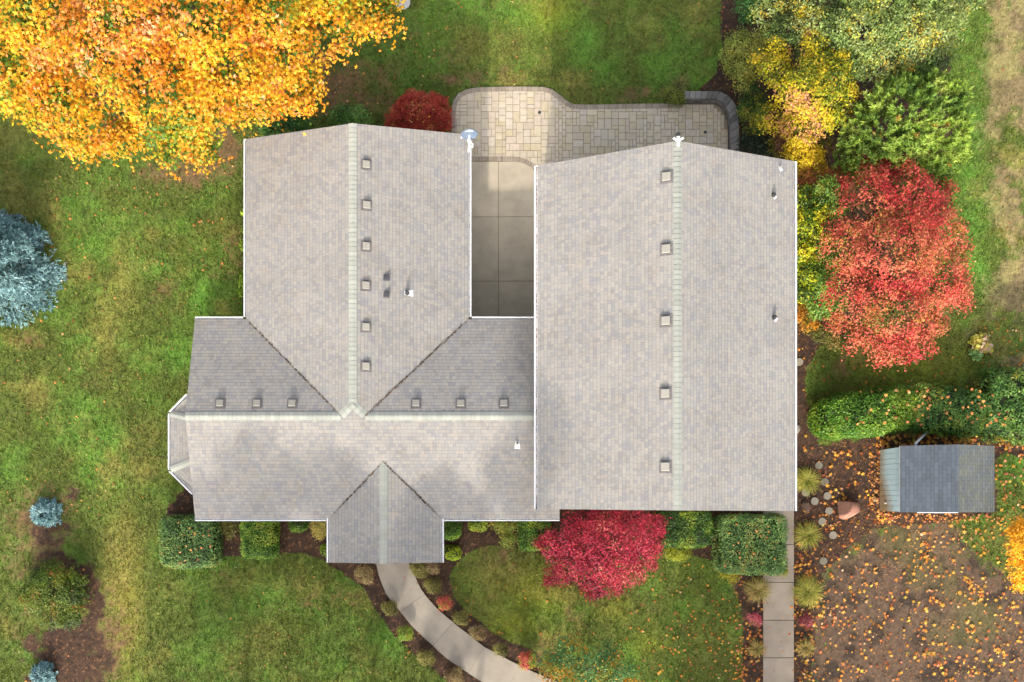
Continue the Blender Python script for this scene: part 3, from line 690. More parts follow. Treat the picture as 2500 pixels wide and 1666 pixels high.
# gutters
def gutter(pts, z, sides, debris=0, name='gutter', th=.085):
    """open trough hung outside an eave; sides = outward normal"""
    m = MB(); a = Vector(pts[0]); b = Vector(pts[1]); o = Vector(sides).normalized()
    a = Vector((a.x, a.y, z-.03)); b = Vector((b.x, b.y, z-.03)); u = (b-a).normalized()
    prof = [(0.006, -.11), (.0, .012), (.008, .012), (.014, -.10), (th-.042, -.10), (th-.034, .015), (th+.016, .018), (th+.01, -.115)]
    r0 = [a+o*p[0]+Vector((0, 0, p[1])) for p in prof]; r1 = [b+o*p[0]+Vector((0, 0, p[1])) for p in prof]
    n = len(prof)
    for i in range(n): m.poly([r0[i], r0[(i+1) % n], r1[(i+1) % n], r1[i]])
    for k, r in ((0, r0), (1, r1)):
        m.poly([r[0], r[1], r[2], r[3]]); m.poly([r[3], r[4], r[7], r[0]]); m.poly([r[4], r[5], r[6], r[7]])
        q = u*(.006 if k else -.006); base = (b if k else a)
        m.poly([base+o*.0+Vector((0, 0, -.1))+q, base+o*th+Vector((0, 0, -.1))+q, base+o*th+Vector((0, 0, .015))+q, base+Vector((0, 0, .01))+q])
    g_ = m.build(name, M_WHITE, house)
    L_ = (b-a).length; N = int(L_*(26 if debris else 5)); gr = np.random.default_rng(int(abs(a.x*91+a.y*17))+3)
    f = gr.random(N); ps = np.array(a)[None]+np.array(b-a)[None]*f[:, None]+np.array(o)[None]*gr.uniform(.012, .04, N)[:, None]+np.array([0, 0, 1])*gr.uniform(-.09, -.04, N)[:, None]
    cl = palette(ps, [(2, '#6b4426'), (2, '#a65f2b'), (1, '#c98a4a'), (1, '#4a3a2a')], gr, 3, .5, .3)*.6
    V, F, c3 = leaves(ps, gr.normal(size=(N, 3))*.5+np.array([0, 0, 1]), gr.uniform(.015, .035, N), cl, T_OVAL, seed=5)
    link('gutter_debris', npmesh('gutter_debris', V, F, c3), M_LITTER, g_)['kind'] = 'stuff'
    return g_
gutter(((x1, yGl), (x1, yN+.11)), ZE, (-1, 0, 0)); gutter(((xW, yN), (x1-.12, yN)), ZE, (0, 1, 0))
gutter(((x2, yGr), (x2, yN+.11)), ZE, (1, 0, 0)); gutter(((x2+.12, yN), (gx1+.3, yN)), ZE, (0, 1, 0))
gutter(((xW, yS), (x3-.12, yS)), ZE, (0, -1, 0)); gutter(((x4+.12, yS), (xE, yS)), ZE, (0, -1, 0), 1)
gutter(((x3, yS-.0), (x3, yP)), ZE, (-1, 0, 0)); gutter(((x4, yS), (x4, yP)), ZE, (1, 0, 0))
gutter(((gx1, ga), (gx1, ha)), ZG, (-1, 0, 0), 1, th=.115); gutter(((gx2, gb), (gx2, hb_)), ZG, (1, 0, 0), 1)
for p, q in ((b0, b1), (b1, b2), (b2, b3)):
    dd_ = (q-p).normalized(); gutter((p, q), ZB, (dd_.y, -dd_.x, 0) if Vector((dd_.y, -dd_.x)).dot(Vector((-1, 0))) > 0 else (-dd_.y, dd_.x, 0), name='bay_gutter', th=.1)
# metal valley lines with caught needles and grit
def valley(a, b, n=900, w=.035, seed=1, heavy=1.0):
    a = np.array(a); b = np.array(b); g_ = np.random.default_rng(seed)
    f = g_.beta(1.6, 1.6, int(n*heavy)); dv = (b-a)/np.linalg.norm(b-a); sd = np.array([-dv[1], dv[0], 0]); N = len(f)
    hv = (fbm(f*9, f*0, 1.1, seed, 3))
    ps = a+(b-a)*f[:, None]+sd*(g_.normal(size=N)*w*(.4+1.2*hv))[:, None]+np.array([0, 0, .02])+g_.uniform(0, .01, N)[:, None]*np.array([0, 0, 1])
    ps[:, 2] += np.abs(np.sum((ps-a)*sd, 1))*SL*.72
    cl = palette(ps, [(2, '#57453a'), (1, '#7a5a40'), (1, '#3f352f'), (1, '#8a6c50')], g_, 3, .5, .3)*.55
    V, F, c3 = leaves(ps, g_.normal(size=(N, 3))*.3+np.array([0, 0, 1]), g_.uniform(.012, .04, N), cl, T_OVAL, seed=seed)
    m_ = link('valley_debris', npmesh('valley_debris', V, F, c3), M_LITTER, house); m_['kind'] = 'stuff'
    m = MB(); m.cur = (.2, .18, .165); A = Vector(a); B = Vector(b); s_ = Vector(sd)*.010; z_ = Vector((0, 0, .008))
    m.poly([A-s_+z_, B-s_+z_, B+s_+z_, A+s_+z_]); m.build('valley_flashing', M_STONE, house)
valley(n1, V1, 260, .018, 1); valley(n2, V2, 360, .02, 2); valley(s3, PT, 160, .016, 3); valley(s4, PT, 240, .018, 4)
# roof vents
def put(m, p, n, name, mat, parent, smooth=False, bevel=0, spin=0):
    q = n.to_track_quat('Z', 'Y').to_matrix().to_4x4(); M = Matrix.Translation(p) @ q @ Matrix.Rotation(spin, 4, 'Z')
    m.v = [tuple(M @ Vector(v)) for v in m.v]
    return m.build(name, mat, parent, smooth, bevel)
def aligned(p, n):     # frame whose x axis stays along world x or y
    return n
def vent(px, py, f, s):
    p, n = onroof(px, py, f); v = house
    q = Matrix.Translation(p) @ (Matrix.Rotation(math.atan2(n.x, n.z), 4, 'Y') if abs(n.x) > abs(n.y) else Matrix.Rotation(-math.atan2(n.y, n.z), 4, 'X'))
    def B(mm, name, mat, par, bev):
        mm.v = [tuple(q @ Vector(t)) for t in mm.v]; return mm.build(name, mat, par, False, bev)
    m = MB(); h = s/2; m.box(-h, h, -h, h, .065, .105)
    hood = B(m, 'roof_vent', M_VENT, house, .018)
    m = MB(); m.box(-h*.72, h*.72, -h*.72, h*.72, .0, .063); B(m, 'vent_neck', M_DARKV, hood, 0)
    m = MB(); m.box(-h*1.5, h*1.5, -h*1.5, h*1.5, .0, .012); B(m, 'flashing', M_FLG, hood, 0)  # flange widened to carry the painted contact shade
M_FLG = m_plain('contact_shade_flashing', lin('#868180', .55), .8, 0, .25, 12)  # darkened to paint the contact shade around each roof vent
for x, y in ((894, 403), (895, 502), (894, 602), (893, 698), (893, 799), (893, 895)): vent(x, y, hz, PL(18, 4))
for x in (538, 628, 714, 1016, 1125, 1230): vent(x, 986, hz, PL(17.5, 4))
for x, y in ((1628, 433), (1627, 609), (1626, 784), (1625, 961), (1625, 1140)): vent(x, y, gz_, PL(21, 6))
for x, y in ((943, 680), (943, 721)):
    p, n = onroof(x, y, hz); q = Matrix.Translation(p) @ Matrix.Rotation(math.atan2(n.x, n.z), 4, 'Y')
    m = MB(); m.hexa([(-.11, -.1, 0), (.11, -.1, 0), (.11, .1, 0), (-.11, .1, 0), (-.09, -.08, .05), (.1, -.09, .14), (.1, .09, .14), (-.09, .08, .05)]); m.v = [tuple(q @ Vector(t)) for t in m.v]
    m.build('exhaust_vent', M_DARKV, house, False, .01)
def pipe(px, py, f, r=.035, h=.3, down=(1, 0), fl=.15, flashc=None):
    p, n = onroof(px, py, f)
    m = MB(); m.tube(p, p+Vector((0, 0, h)), r, r, 14, False); m.tube(p, p+Vector((0, 0, h-.01)), r*.75, r*.75, 12); o = m.build('vent_pipe', M_DARKV, house)
    m = MB(); m.tube(p+Vector((0, 0, .0)), p+Vector((0, 0, .12)), r*1.9, r*1.25, 16); m.build('collar', M_BLACK if r > .03 else M_VENT, o)
    D = Vector((down[0], down[1], 0)); W = Vector((-D.y, D.x, 0)); Q = []
    for a, b in ((-.5, -.5), (1.15, -.85), (1.15, .85), (-.5, .5)):
        xy = p+D*a*fl+W*b*fl*.75; Q.append(Vector((xy.x, xy.y, f(xy.x, xy.y)+.012)))
    m = MB(); m.poly(Q if (Q[1]-Q[0]).cross(Q[2]-Q[1]).z > 0 else Q[::-1]); m.build('flashing', M_WHITE, o)
pipe(994, 716, hz, .045, .28, (1, 0), .19); pipe(1263, 1083, hz, .03, .38, (0, -1), .17)
pipe(1888, 477, gz_, .045, .16, (.7, -.7), .13); pipe(1889, 776, gz_, .045, .2, (.8, -.6), .14); pipe(1904, 410, gz_, .018, .1, (.6, -.8), .11)
# security light on the garage gable peak
p = Vector((gxr, gcn+.02, zGr)); m = MB(); m.box(p.x-.055, p.x+.055, p.y-.22, p.y+.12, p.z+.03, p.z+.07)
m.bar(p+Vector((0, -.05, .05)), p+Vector((-.17, .05, .06)), .07, .04); m.bar(p+Vector((0, -.05, .05)), p+Vector((.17, .06, .06)), .07, .04)
lt = m.build('gable_light', M_WHITE, house, False, .01)
m = MB(); m.tube(p+Vector((0, .17, .0)), p+Vector((0, .17, .09)), .075, .07, 18); m.build('sensor', M_BLACK, lt)
# satellite dish
zc = 3.55; dc = P(1146, 325, zc); g_dish = MB(); rings = 7; seg = 36
nrm_d = Vector((.04, -.98, .20)).normalized(); ux = Vector((1, .12, 0)); ux = (ux-nrm_d*ux.dot(nrm_d)).normalized(); uy = nrm_d.cross(ux)
RX, RY = PL(20.5, zc), PL(12.5, zc)/.60
V = []; F = []
for i in range(rings+1):
    f = i/rings
    for j in range(seg):
        t = 2*math.pi*j/seg; V.append(dc+ux*(RX*f*math.cos(t))+uy*(RY*f*math.sin(t))+nrm_d*(.07*f*f))
for i in range(rings):
    for j in range(seg): F.append((i*seg+j, (i+1)*seg+j, (i+1)*seg+(j+1) % seg, i*seg+(j+1) % seg))
me = bpy.data.meshes.new('satellite_dish'); me.from_pydata([tuple(v) for v in V], [], F); me.update()
dish = link('satellite_dish', me, m_plain('blue_grey_enamel', lin('#8296b0', .38), .4, 0, .03), house, True)
sol = dish.modifiers.new('thickness', 'SOLIDIFY'); sol.thickness = .015
corner = Vector((x2, yGr, ZE))
m = MB(); a = P(1144, 371, 3.0); m.tube(a, dc-nrm_d*.03+uy*-.1, .032, .028, 10); m.bar(P(1143, 340, 3.3), P(1146, 362, 3.15), .06, .05); m.build('mast', M_WHITE, dish)
m = MB(); e = P(1154, 357, 3.35); m.tube(dc-uy*RY*.8, e, .018, .018, 8); m.tube(e-Vector((.1, 0, 0)), e+Vector((.02, 0, 0)), .05, .05, 12); m.tube(e+Vector((0, .05, 0)), e+Vector((.0, .09, .03)), .035, .035, 10); m.build('receiver', M_WHITE, dish, True)
m = MB(); a = P(1127, 336, 3.2); b = P(1134, 337, 3.2); m.bar(a, b, .03, .03); m.bar(P(1126, 333, 3.2), P(1126, 339, 3.2), .03, .03); m.build('clamp', M_WHITE, dish)
m = MB()      # pale lettering band on the dish
for k, (sx, wx) in enumerate(((-.135, .055), (-.06, .05), (.0, .045), (.06, .04), (.13, .1))):
    c = dc+ux*sx+uy*.15+nrm_d*.028; hh = .035
    m.poly([c-ux*wx*.45-uy*hh, c+ux*wx*.45-uy*hh, c+ux*wx*.45+uy*hh, c-ux*wx*.45+uy*hh])
m.build('dish_mark', m_plain('pale_print', (.62, .63, .72), .5), dish)
# walls
def volume(m, xa, xb_, ya, yb, ze, rise, axis):
    if axis == 'y':
        xm = (xa+xb_)/2; pr = [(xa, 0), (xb_, 0), (xb_, ze), (xm, ze+rise), (xa, ze)]
        f = [(x, ya, z) for x, z in pr]; b = [(x, yb, z) for x, z in pr]
    else:
        ym = (ya+yb)/2; pr = [(ya, 0), (yb, 0), (yb, ze), (ym, ze+rise), (ya, ze)]
        f = [(xa, y, z) for y, z in pr]; b = [(xb_, y, z) for y, z in pr]
    m.poly(f); m.poly(b[::-1])
    for i in range(5):
        j = (i+1) % 5; m.poly([f[i], b[i], b[j], f[j]])
I = .38
zw = ZE+SL*I-.16
m = MB(); volume(m, xW+I, xE-I, yS+I, yN-I, zw, SL*((yN-yS)/2-I), 'x'); m.build('wall', M_WALL, house)
m = MB(); volume(m, x1+I, x2-I, yR+.1, yGm-I, zw, SL*((x2-x1)/2-I), 'y'); m.build('wall', M_WALL, house)
m = MB(); volume(m, gx1+.3, gx2-.3, hc+.25, gcn-.3, ZG+.41*.3-.19, .405*((gx2-gx1)/2-.3), 'y'); m.build('garage_wall', M_WALL, house)
m = MB(); b_ = [Vector((min(v.x+.3, xW+I+.1), v.y+dy, 0)) for v, dy in ((b0, -.25), (b1, -.12), (b2, .12), (b3, .25))]
for i in range(3): m.poly([b_[i], b_[i+1], b_[i+1]+Vector((0, 0, 2.46)), b_[i]+Vector((0, 0, 2.46))])
m.build('bay_wall', M_WALL, house)
for xx in (x3+.25, x4-.25):
    m = MB(); m.box(xx-.08, xx+.08, yP+.2, yP+.36, 0, ZE-.05); m.build('porch_post', M_WHITE, house, False, .01)
m = MB(); m.box(x3+.17, x4-.17, yP+.2, yP+.36, ZE-.18, ZE-.06); m.build('porch_beam', M_WHITE, house)
def window(cx, y, z, wd, ht, ny):
    m = MB(); m.box(cx-wd/2, cx+wd/2, y-.03, y+.03, z, z+ht); wn = m.build('window', M_WHITE, house)
    m = MB()
    for k in (-1, 1): m.box(cx+k*wd*.24-wd*.2, cx+k*wd*.24+wd*.2, y-.036, y+.036, z+.07, z+ht-.07)
    m.build('pane', M_GLASS, wn)
for px_, wd in ((560, 1.6), (720, 1.4), (1200, 1.6)): window(P(px_, 0, 2).x, yS+I, 1.0, wd, 1.15, -1)
window(P(760, 0, 2).x, yGm-I, 1.0, 1.6, 1.15, 1); window(P(980, 0, 2).x, yGm-I, 1.0, 1.4, 1.15, 1)
m = MB(); cx = xp; m.box(cx-.48, cx+.48, yS+I-.04, yS+I+.02, 0, 2.08); dr = m.build('front_door', m_plain('dark_red_door', (.2, .03, .02), .4), house)
m = MB(); m.tube((cx+.4, yS+I-.09, 1.0), (cx+.4, yS+I-.03, 1.0), .03, .03, 12); m.build('handle', M_DARKV, dr)
m = MB(); m.cur = tuple(lin('#b3aaa0', .6)); m.box(x3+.15, x4-.15, yP+.12, yS+I, 0.0, .045); m.build('porch_floor', M_CONC, house)
#@@SHED
# ------------------------------------------------------------------ shed
shed = empty('garden_shed', P(2290, 1170, 0), 'small pale blue garden shed with dark grey gable roof', 'shed')
zE_, sx0, sx1 = 1.9, P(2197, 0, 1.9).x, P(2428, 0, 1.9).x; sxm = (sx0+sx1)/2; zM = 2.67
sy0, sy1 = P(0, 1251, 1.9).y, P(0, 1089, 1.9).y
roofmesh('roof', [[(sx0, sy1, zE_), (sx0, sy0, zE_), (sxm, sy0, zM), (sxm, sy1, zM)], [(sxm, sy1, zM), (sxm, sy0, zM), (sx1, sy0, zE_), (sx1, sy1, zE_)]], M_SHED, shed, .05, (M_SHEDM, [1]))
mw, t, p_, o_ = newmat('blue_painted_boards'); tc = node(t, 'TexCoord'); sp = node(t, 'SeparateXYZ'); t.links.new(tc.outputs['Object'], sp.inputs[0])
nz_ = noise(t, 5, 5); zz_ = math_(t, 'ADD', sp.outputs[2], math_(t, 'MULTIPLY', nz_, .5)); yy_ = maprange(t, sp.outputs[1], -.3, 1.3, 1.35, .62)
bounce_ = maprange(t, math_(t, 'SUBTRACT', zz_, yy_), -.45, .3, .85, 0)  # brown light bounced off the soil, painted low on the boards
c_ = mixc(t, bounce_, lin('#b4cdd4', .95), lin('#9a7430', .8)); t.links.new(c_, p_.inputs['Base Color']); p_.inputs['Roughness'].default_value = .6
m = MB(); xw = P(2147.5, 0, 0).x; n = 12; y0_, y1_ = sy0+.03, sy1-.03; wdt = (y1_-y0_)/n
m.poly([(sx1-.12, y0_+.03, 0), (sx1-.12, y1_-.03, 0), (sx1-.12, y1_-.03, 1.86), (sx1-.12, y0_+.03, 1.86)])
for (ya, sgn) in ((y0_+.02, 1), (y1_-.02, -1)):
    m.poly([(xw+.02, ya, 0), (sx1-.12, ya, 0), (sx1-.12, ya, 1.86), (sxm, ya, 2.58), (xw+.02, ya, 1.86)])
for i in range(n):
    a = y0_+i*wdt; m.box(xw, xw+.02, a+.009, a+wdt-.009, 0, 1.9)
m.box(xw+.012, xw+.03, y0_, y1_, 0, 1.89)
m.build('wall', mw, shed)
m = MB(); m.box(P(2241, 0, 1.9).x, P(2340, 0, 1.9).x, sy0-.03, sy0+.0, 1.83, 1.88); m.build('door_header', M_WHITE, shed)
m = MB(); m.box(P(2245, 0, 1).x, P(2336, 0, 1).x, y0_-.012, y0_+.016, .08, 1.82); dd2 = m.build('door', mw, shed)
m = MB(); m.tube((P(2252, 0, 1).x, y0_-.06, 1), (P(2252, 0, 1).x, y0_-.01, 1), .025, .025, 10); m.build('handle', M_DARKV, dd2)
m = MB(); m.tube(P(2164, 1228, .55)+Vector((-.01, 0, 0)), P(2164, 1228, .55)+Vector((-.09, 0, .0)), .05, .05, 10); m.build('wall_tap', M_VENT, shed)
m = MB(); a = P(2234.5, 1086, 1.75); b = P(2237, 1081, 1.8); m.bar(a, b, .08, .08); m.bar(b, P(2263, 1055, .25), .075, .06); m.build('downspout', M_WHITE, shed)
#@@PLANTS
# ------------------------------------------------------------------ trees and shrubs
YO = [(4.4, '#5a7822'), (3.8, '#8f9622'), (4.6, '#d6a31c'), (7, '#e09a1c'), (6, '#dc8a20'), (4, '#dd8f4c'), (1.5, '#e0a470')]
tree('maple_tree', 'huge golden yellow maple tree filling the top left corner', 'tree', (470, 250),
 [(x, y-4, r*.93, z) for x, y, r, z in [(40, 160, 110, 8), (130, 240, 100, 7.3), (190, 300, 80, 5.8), (250, 120, 130, 9.5), (380, 200, 130, 9), (300, 335, 62, 4.8), (430, 330, 78, 5.5), (480, 250, 90, 6.5), (560, 150, 120, 8.5), (620, 215, 72, 5.5), (690, 215, 66, 5), (745, 190, 42, 4.6), (700, 110, 90, 7.5), (800, 60, 80, 6.8), (880, 45, 55, 5.2), (915, 40, 45, 4.8), (100, 20, 130, 9.5), (300, 0, 130, 10.5), (480, 40, 130, 10), (650, 0, 120, 9), (935, 10, 42, 4.6), (-60, 80, 130, 8), (-120, 200, 90, 6), (740, 245, 32, 4.2), (200, 365, 32, 3.8), (490, 365, 40, 4.2), (30, 235, 55, 5.5), (550, 250, 60, 5), (800, -80, 120, 8), (500, -120, 160, 10.5), (200, -120, 160, 10), (640, 262, 38, 4.0)]],
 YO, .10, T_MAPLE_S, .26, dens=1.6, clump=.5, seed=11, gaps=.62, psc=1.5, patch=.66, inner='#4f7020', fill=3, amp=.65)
RED = [(3, '#5c1026'), (4, '#981a36'), (4, '#b22a44'), (2, '#c0444e'), (2, '#8a2c30'), (.8, '#d07868')]
tree('red_maple_tree', 'crimson red japanese maple in front of the garage', 'tree', (1450, 1330),
 [(1470, 1335, 85, 3.2), (1400, 1300, 60, 2.6), (1545, 1300, 60, 2.8), (1470, 1280, 50, 2.6), (1360, 1330, 42, 2.0), (1590, 1290, 34, 1.9), (1580, 1345, 32, 1.7), (1520, 1380, 52, 2.2), (1455, 1400, 55, 2.2), (1400, 1375, 50, 2.1), (1355, 1405, 26, 1.5), (1455, 1430, 26, 1.6), (1495, 1425, 22, 1.5), (1565, 1385, 28, 1.6), (1500, 1262, 26, 1.9), (1555, 1265, 24, 1.7), (1322, 1330, 15, 1.4), (1612, 1275, 14, 1.4), (1600, 1330, 14, 1.4), (1340, 1420, 12, 1.0), (1440, 1450, 13, 1.0), (1510, 1440, 13, 1.1), (1590, 1378, 14, 1.2), (1385, 1412, 15, 1.2), (1620, 1300, 11, 1.3)],
 RED, .058, T_MAPLE_S, .06, dens=1.1, clump=.23, seed=21, gaps=.6, psc=.6, patch=.6, amp=.8)
PINK = [(1.2, '#9c1c34'), (2.6, '#b83038'), (3, '#c04038'), (3.8, '#c65a46'), (3.4, '#c87450'), (2.4, '#b47838'), (1.6, '#74702c')]
tree('coral_maple_tree', 'large coral and crimson japanese maple east of the garage', 'tree', (2140, 680),
 [(x, y-4, r*.95, z) for x, y, r, z in [(2180, 620, 120, 5.2), (2120, 500, 80, 4.6), (2220, 480, 75, 4.6), (2270, 560, 75, 4.2), (2080, 600, 72, 4.2), (2090, 720, 72, 4.0), (2190, 760, 90, 4.4), (2290, 680, 75, 3.8), (2140, 420, 36, 3.4), (2175, 440, 40, 3.5), (2270, 480, 45, 3.4), (2110, 820, 40, 2.8), (2170, 850, 40, 2.8), (2240, 840, 42, 2.8), (2330, 720, 36, 2.8), (2330, 600, 32, 2.8), (2040, 560, 30, 3.0), (2040, 790, 30, 2.3), (2060, 470, 34, 3.0), (2270, 790, 40, 2.9), (2360, 610, 10, 2.4), (2125, 398, 14, 3.0), (2350, 740, 22, 2.4), (2352, 690, 18, 2.4), (2345, 560, 20, 2.6), (2310, 520, 24, 3), (2150, 882, 20, 2.2), (2215, 878, 18, 2.2), (2075, 850, 14, 2.0), (2030, 780, 14, 2), (2300, 800, 22, 2.4), (2320, 470, 18, 2.8), (2200, 405, 20, 3.2), (2345, 650, 22, 2.6)]],
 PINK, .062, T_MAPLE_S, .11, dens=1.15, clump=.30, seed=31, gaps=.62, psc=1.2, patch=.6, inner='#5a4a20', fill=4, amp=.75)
YG = [(2.5, '#5c6e1c'), (3.5, '#989c20'), (6, '#c9b222'), (4.5, '#d6ba2a'), (2.4, '#d39a58'), (1.5, '#cc8a68')]
tree('yellow_maple_tree', 'yellow vine maple with peach tips northeast of the garage', 'tree', (1950, 330),
 [(1975, 220, 62, 4.4), (2030, 200, 50, 4.2), (1930, 230, 45, 3.6), (1900, 175, 40, 3.2), (2010, 270, 55, 3.8), (1960, 300, 50, 3.2), (1880, 290, 34, 2.4), (2040, 150, 32, 4.0), (1990, 110, 32, 3.8), (2060, 70, 26, 3.6), (1975, 40, 26, 3.4), (2070, 230, 24, 3.6), (1860, 160, 24, 2.8), (1900, 120, 26, 3.0), (1990, 160, 36, 4.0)],
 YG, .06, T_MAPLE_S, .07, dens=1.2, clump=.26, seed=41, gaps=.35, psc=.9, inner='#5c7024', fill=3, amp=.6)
SIL = [(2, '#42522c'), (4, '#627840'), (4, '#7c9052'), (3, '#8f9f6c'), (2, '#a8a84e'), (1, '#b39c36'), (1, '#9aac88')]
tree('silverberry_tree', 'broad grey green silverberry tree at the top right', 'tree', (2150, 130),
 [(2100, 60, 90, 4.6), (2200, 60, 95, 4.8), (2000, 70, 70, 3.8), (2270, 50, 70, 4.2), (2150, 140, 70, 4.2), (2230, 150, 70, 4.0), (2290, 130, 46, 3.4), (1920, 90, 50, 3.0), (2080, 150, 60, 3.8), (2320, 40, 40, 3.4), (2170, -30, 120, 5), (2020, -10, 80, 4), (2350, 20, 22, 3.0), (2385, 0, 16, 2.8), (1890, 20, 50, 2.6), (2260, 200, 34, 2.8), (2330, 80, 22, 2.9)],
 SIL, .058, T_OVAL, .1, dens=1.25, clump=.26, seed=51, gaps=.45, psc=.8, amp=.7)
def shrub(name, label, lobes, pal, leaf, T, seed, cat='shrub', group=None, **kw):
    bx = sum(l[0] for l in lobes)/len(lobes); by = sum(l[1] for l in lobes)/len(lobes); z = sum(l[3] for l in lobes)/len(lobes)*.5
    w_ = P(bx, by, z); b = topx(w_.x, w_.y)
    a = dict(dens=1.25, clump=.2, gaps=.25, psc=.5); a.update(kw)
    return tree(name, label, cat, b, lobes, pal, leaf, T, .03, group, 'foliage', seed=seed, **a)
OLV = [(2, '#505a22'), (4, '#7f883a'), (4, '#9ca254'), (2, '#b2b05e'), (1, '#a08a3a')]
DG = [(3, '#2c4e28'), (4, '#447038'), (3, '#5c8c4a'), (1, '#78a05c')]
BG = [(2, '#2f5420'), (4, '#4f7a34'), (4, '#6d9a48'), (2, '#86ae62')]
shrub('viburnum_shrub', 'olive green shrub between the lawn edge and the yellow vine maple', [(1810, 110, 36, 1.8), (1850, 130, 34, 1.8), (1790, 150, 30, 1.5), (1815, 185, 34, 1.6), (1870, 95, 30, 1.9)], OLV, .045, T_OVAL, 61)
shrub('evergreen_shrub', 'dark and lime green shrub beside the curved stone wall', [(1835, 230, 26, 1.4), (1830, 270, 26, 1.3), (1845, 305, 24, 1.2), (1850, 255, 22, 1.4)], [(3, '#2c4a20'), (3, '#46682a'), (3, '#8a8f30'), (1, '#b09a3a')], .04, T_OVAL, 62)
shrub('evergreen_shrub', 'blackish green shrub tucked behind the garage gable', [(1835, 350, 30, 1.1), (1870, 365, 26, 1.1)], [(3, '#1c2c20'), (3, '#2f4230'), (1, '#46583a')], .05, T_OVAL, 63)
shrub('evergreen_shrub', 'deep green shrub at the top edge above the bark bed', [(1830, 15, 32, 1.5), (1850, -10, 30, 1.5), (1825, 45, 18, 1.2)], DG, .045, T_OVAL, 64)
shrub('viburnum_shrub', 'brown and plum tinted shrub south of the yellow vine maple', [(1960, 335, 34, 1.9), (1995, 300, 30, 2.0), (1920, 330, 28, 1.6), (2010, 350, 26, 1.8), (1900, 355, 22, 1.4)], [(3, '#5a5a20'), (3, '#8a8030'), (3, '#8a6048'), (2, '#a07060')], .045, T_OVAL, 65)
shrub('yellow_shrub', 'bright yellow shrub at the northeast corner of the garage', [(1955, 375, 38, 2.4), (1975, 400, 36, 2.3), (1935, 370, 20, 2.0), (1990, 380, 24, 2.1)], [(2, '#9a8a18'), (5, '#e0c020'), (4, '#eac832'), (1, '#c4a02a')], .055, T_MAPLE_S, 66, gaps=.2)
shrub('orange_shrub', 'orange and olive shrub between garage and coral maple', [(1985, 430, 40, 2.3), (1960, 450, 30, 2.1), (2030, 440, 34, 2.2), (2065, 420, 24, 2.0)], [(2, '#6a5a20'), (3, '#b06a38'), (4, '#c47848'), (2, '#b08a30')], .05, T_MAPLE_S, 67)
shrub('climbing_shrub', 'lemon and dark green shrub along the garage east gutter', [(1960, 490, 34, 2.9), (1972, 550, 36, 2.9), (1955, 610, 30, 2.8), (2000, 520, 32, 2.8), (1968, 660, 34, 2.7), (2005, 590, 30, 2.8), (1960, 710, 28, 2.5)], [(3, '#3c5a18'), (3, '#7c9424'), (4, '#b4bc2c'), (4, '#d8ca34')], .06, T_OVAL, 68, gaps=.12, dens=1.6)
shrub('climbing_shrub', 'mid green shrub squeezed against the coral maple west side', [(2020, 470, 34, 3.0), (2040, 510, 26, 2.9), (2010, 690, 36, 2.7), (2025, 640, 28, 2.7), (2005, 745, 34, 2.4), (2040, 740, 26, 2.4), (2025, 560, 20, 2.8)], [(3, '#4a6a28'), (4, '#719640'), (3, '#94b056'), (1, '#b0a04a')], .05, T_OVAL, 69, gaps=.12, dens=1.6)
shrub('orange_shrub', 'amber orange shrub low beside the garage east gutter', [(1955, 770, 24, 1.6), (1975, 790, 22, 1.5), (1950, 740, 20, 1.6)], [(2, '#6a6018'), (4, '#c08a20'), (3, '#d08a28'), (1, '#8a7a20')], .05, T_MAPLE_S, 70)
shrub('evergreen_shrub', 'olive shrub under the southwest edge of the coral maple', [(2010, 810, 28, 1.3), (2045, 825, 26, 1.3), (2075, 805, 26, 1.4), (1985, 800, 20, 1.2)], [(3, '#3c4218'), (3, '#66682c'), (2, '#8a7038')], .045, T_OVAL, 71)
# shrubs behind the north gable
shrub('rhododendron', 'dark green rhododendron at the northwest roof corner', [(690, 305, 34, 1.3), (730, 300, 28, 1.3), (660, 320, 24, 1.1), (735, 285, 18, 1.1)], DG, .075, T_OVAL, 72, cat='rhododendron')
shrub('rhododendron', 'fresh green rhododendron left of the red burning bush', [(835, 290, 32, 1.2), (870, 290, 30, 1.2), (850, 305, 34, 1.2), (885, 300, 18, 1.1)], BG, .05, T_OVAL, 73, cat='rhododendron')
shrub('leafy_sprig', 'lime green shoots by the west gutter of the north wing, upper clump', [(598, 565, 8, .9), (594, 598, 9, .9), (599, 520, 7, .9)], [(1, '#8aa030'), (1, '#a0b840')], .07, T_OVAL, 74, group='lime shoots along the west gutter', clump=.12)
shrub('leafy_sprig', 'lime green shoots by the west gutter of the north wing, lower clump', [(592, 690, 11, .9), (588, 715, 8, .8), (596, 672, 9, .9)], [(1, '#7a9a2a'), (1, '#9ab83c')], .08, T_OVAL, 75, group='lime shoots along the west gutter', clump=.12)
# burning bush
g = np.random.default_rng(5)
RB = [(2, '#8a261c'), (4, '#b23a2a'), (4, '#c24c38'), (2, '#c85c40'), (.7, '#d8a050')]
r_ = shrub('burning_bush', 'rounded brick red burning bush beside the patio', [(1025, 285, 62, 1.5), (985, 295, 40, 1.35), (1060, 270, 40, 1.4), (1000, 262, 34, 1.35), (1055, 300, 44, 1.4), (970, 310, 30, 1.2)], RB, .034, T_OVAL, 76, cat='burning bush', clump=.14, gaps=.08, dens=1.6, flat=.8)
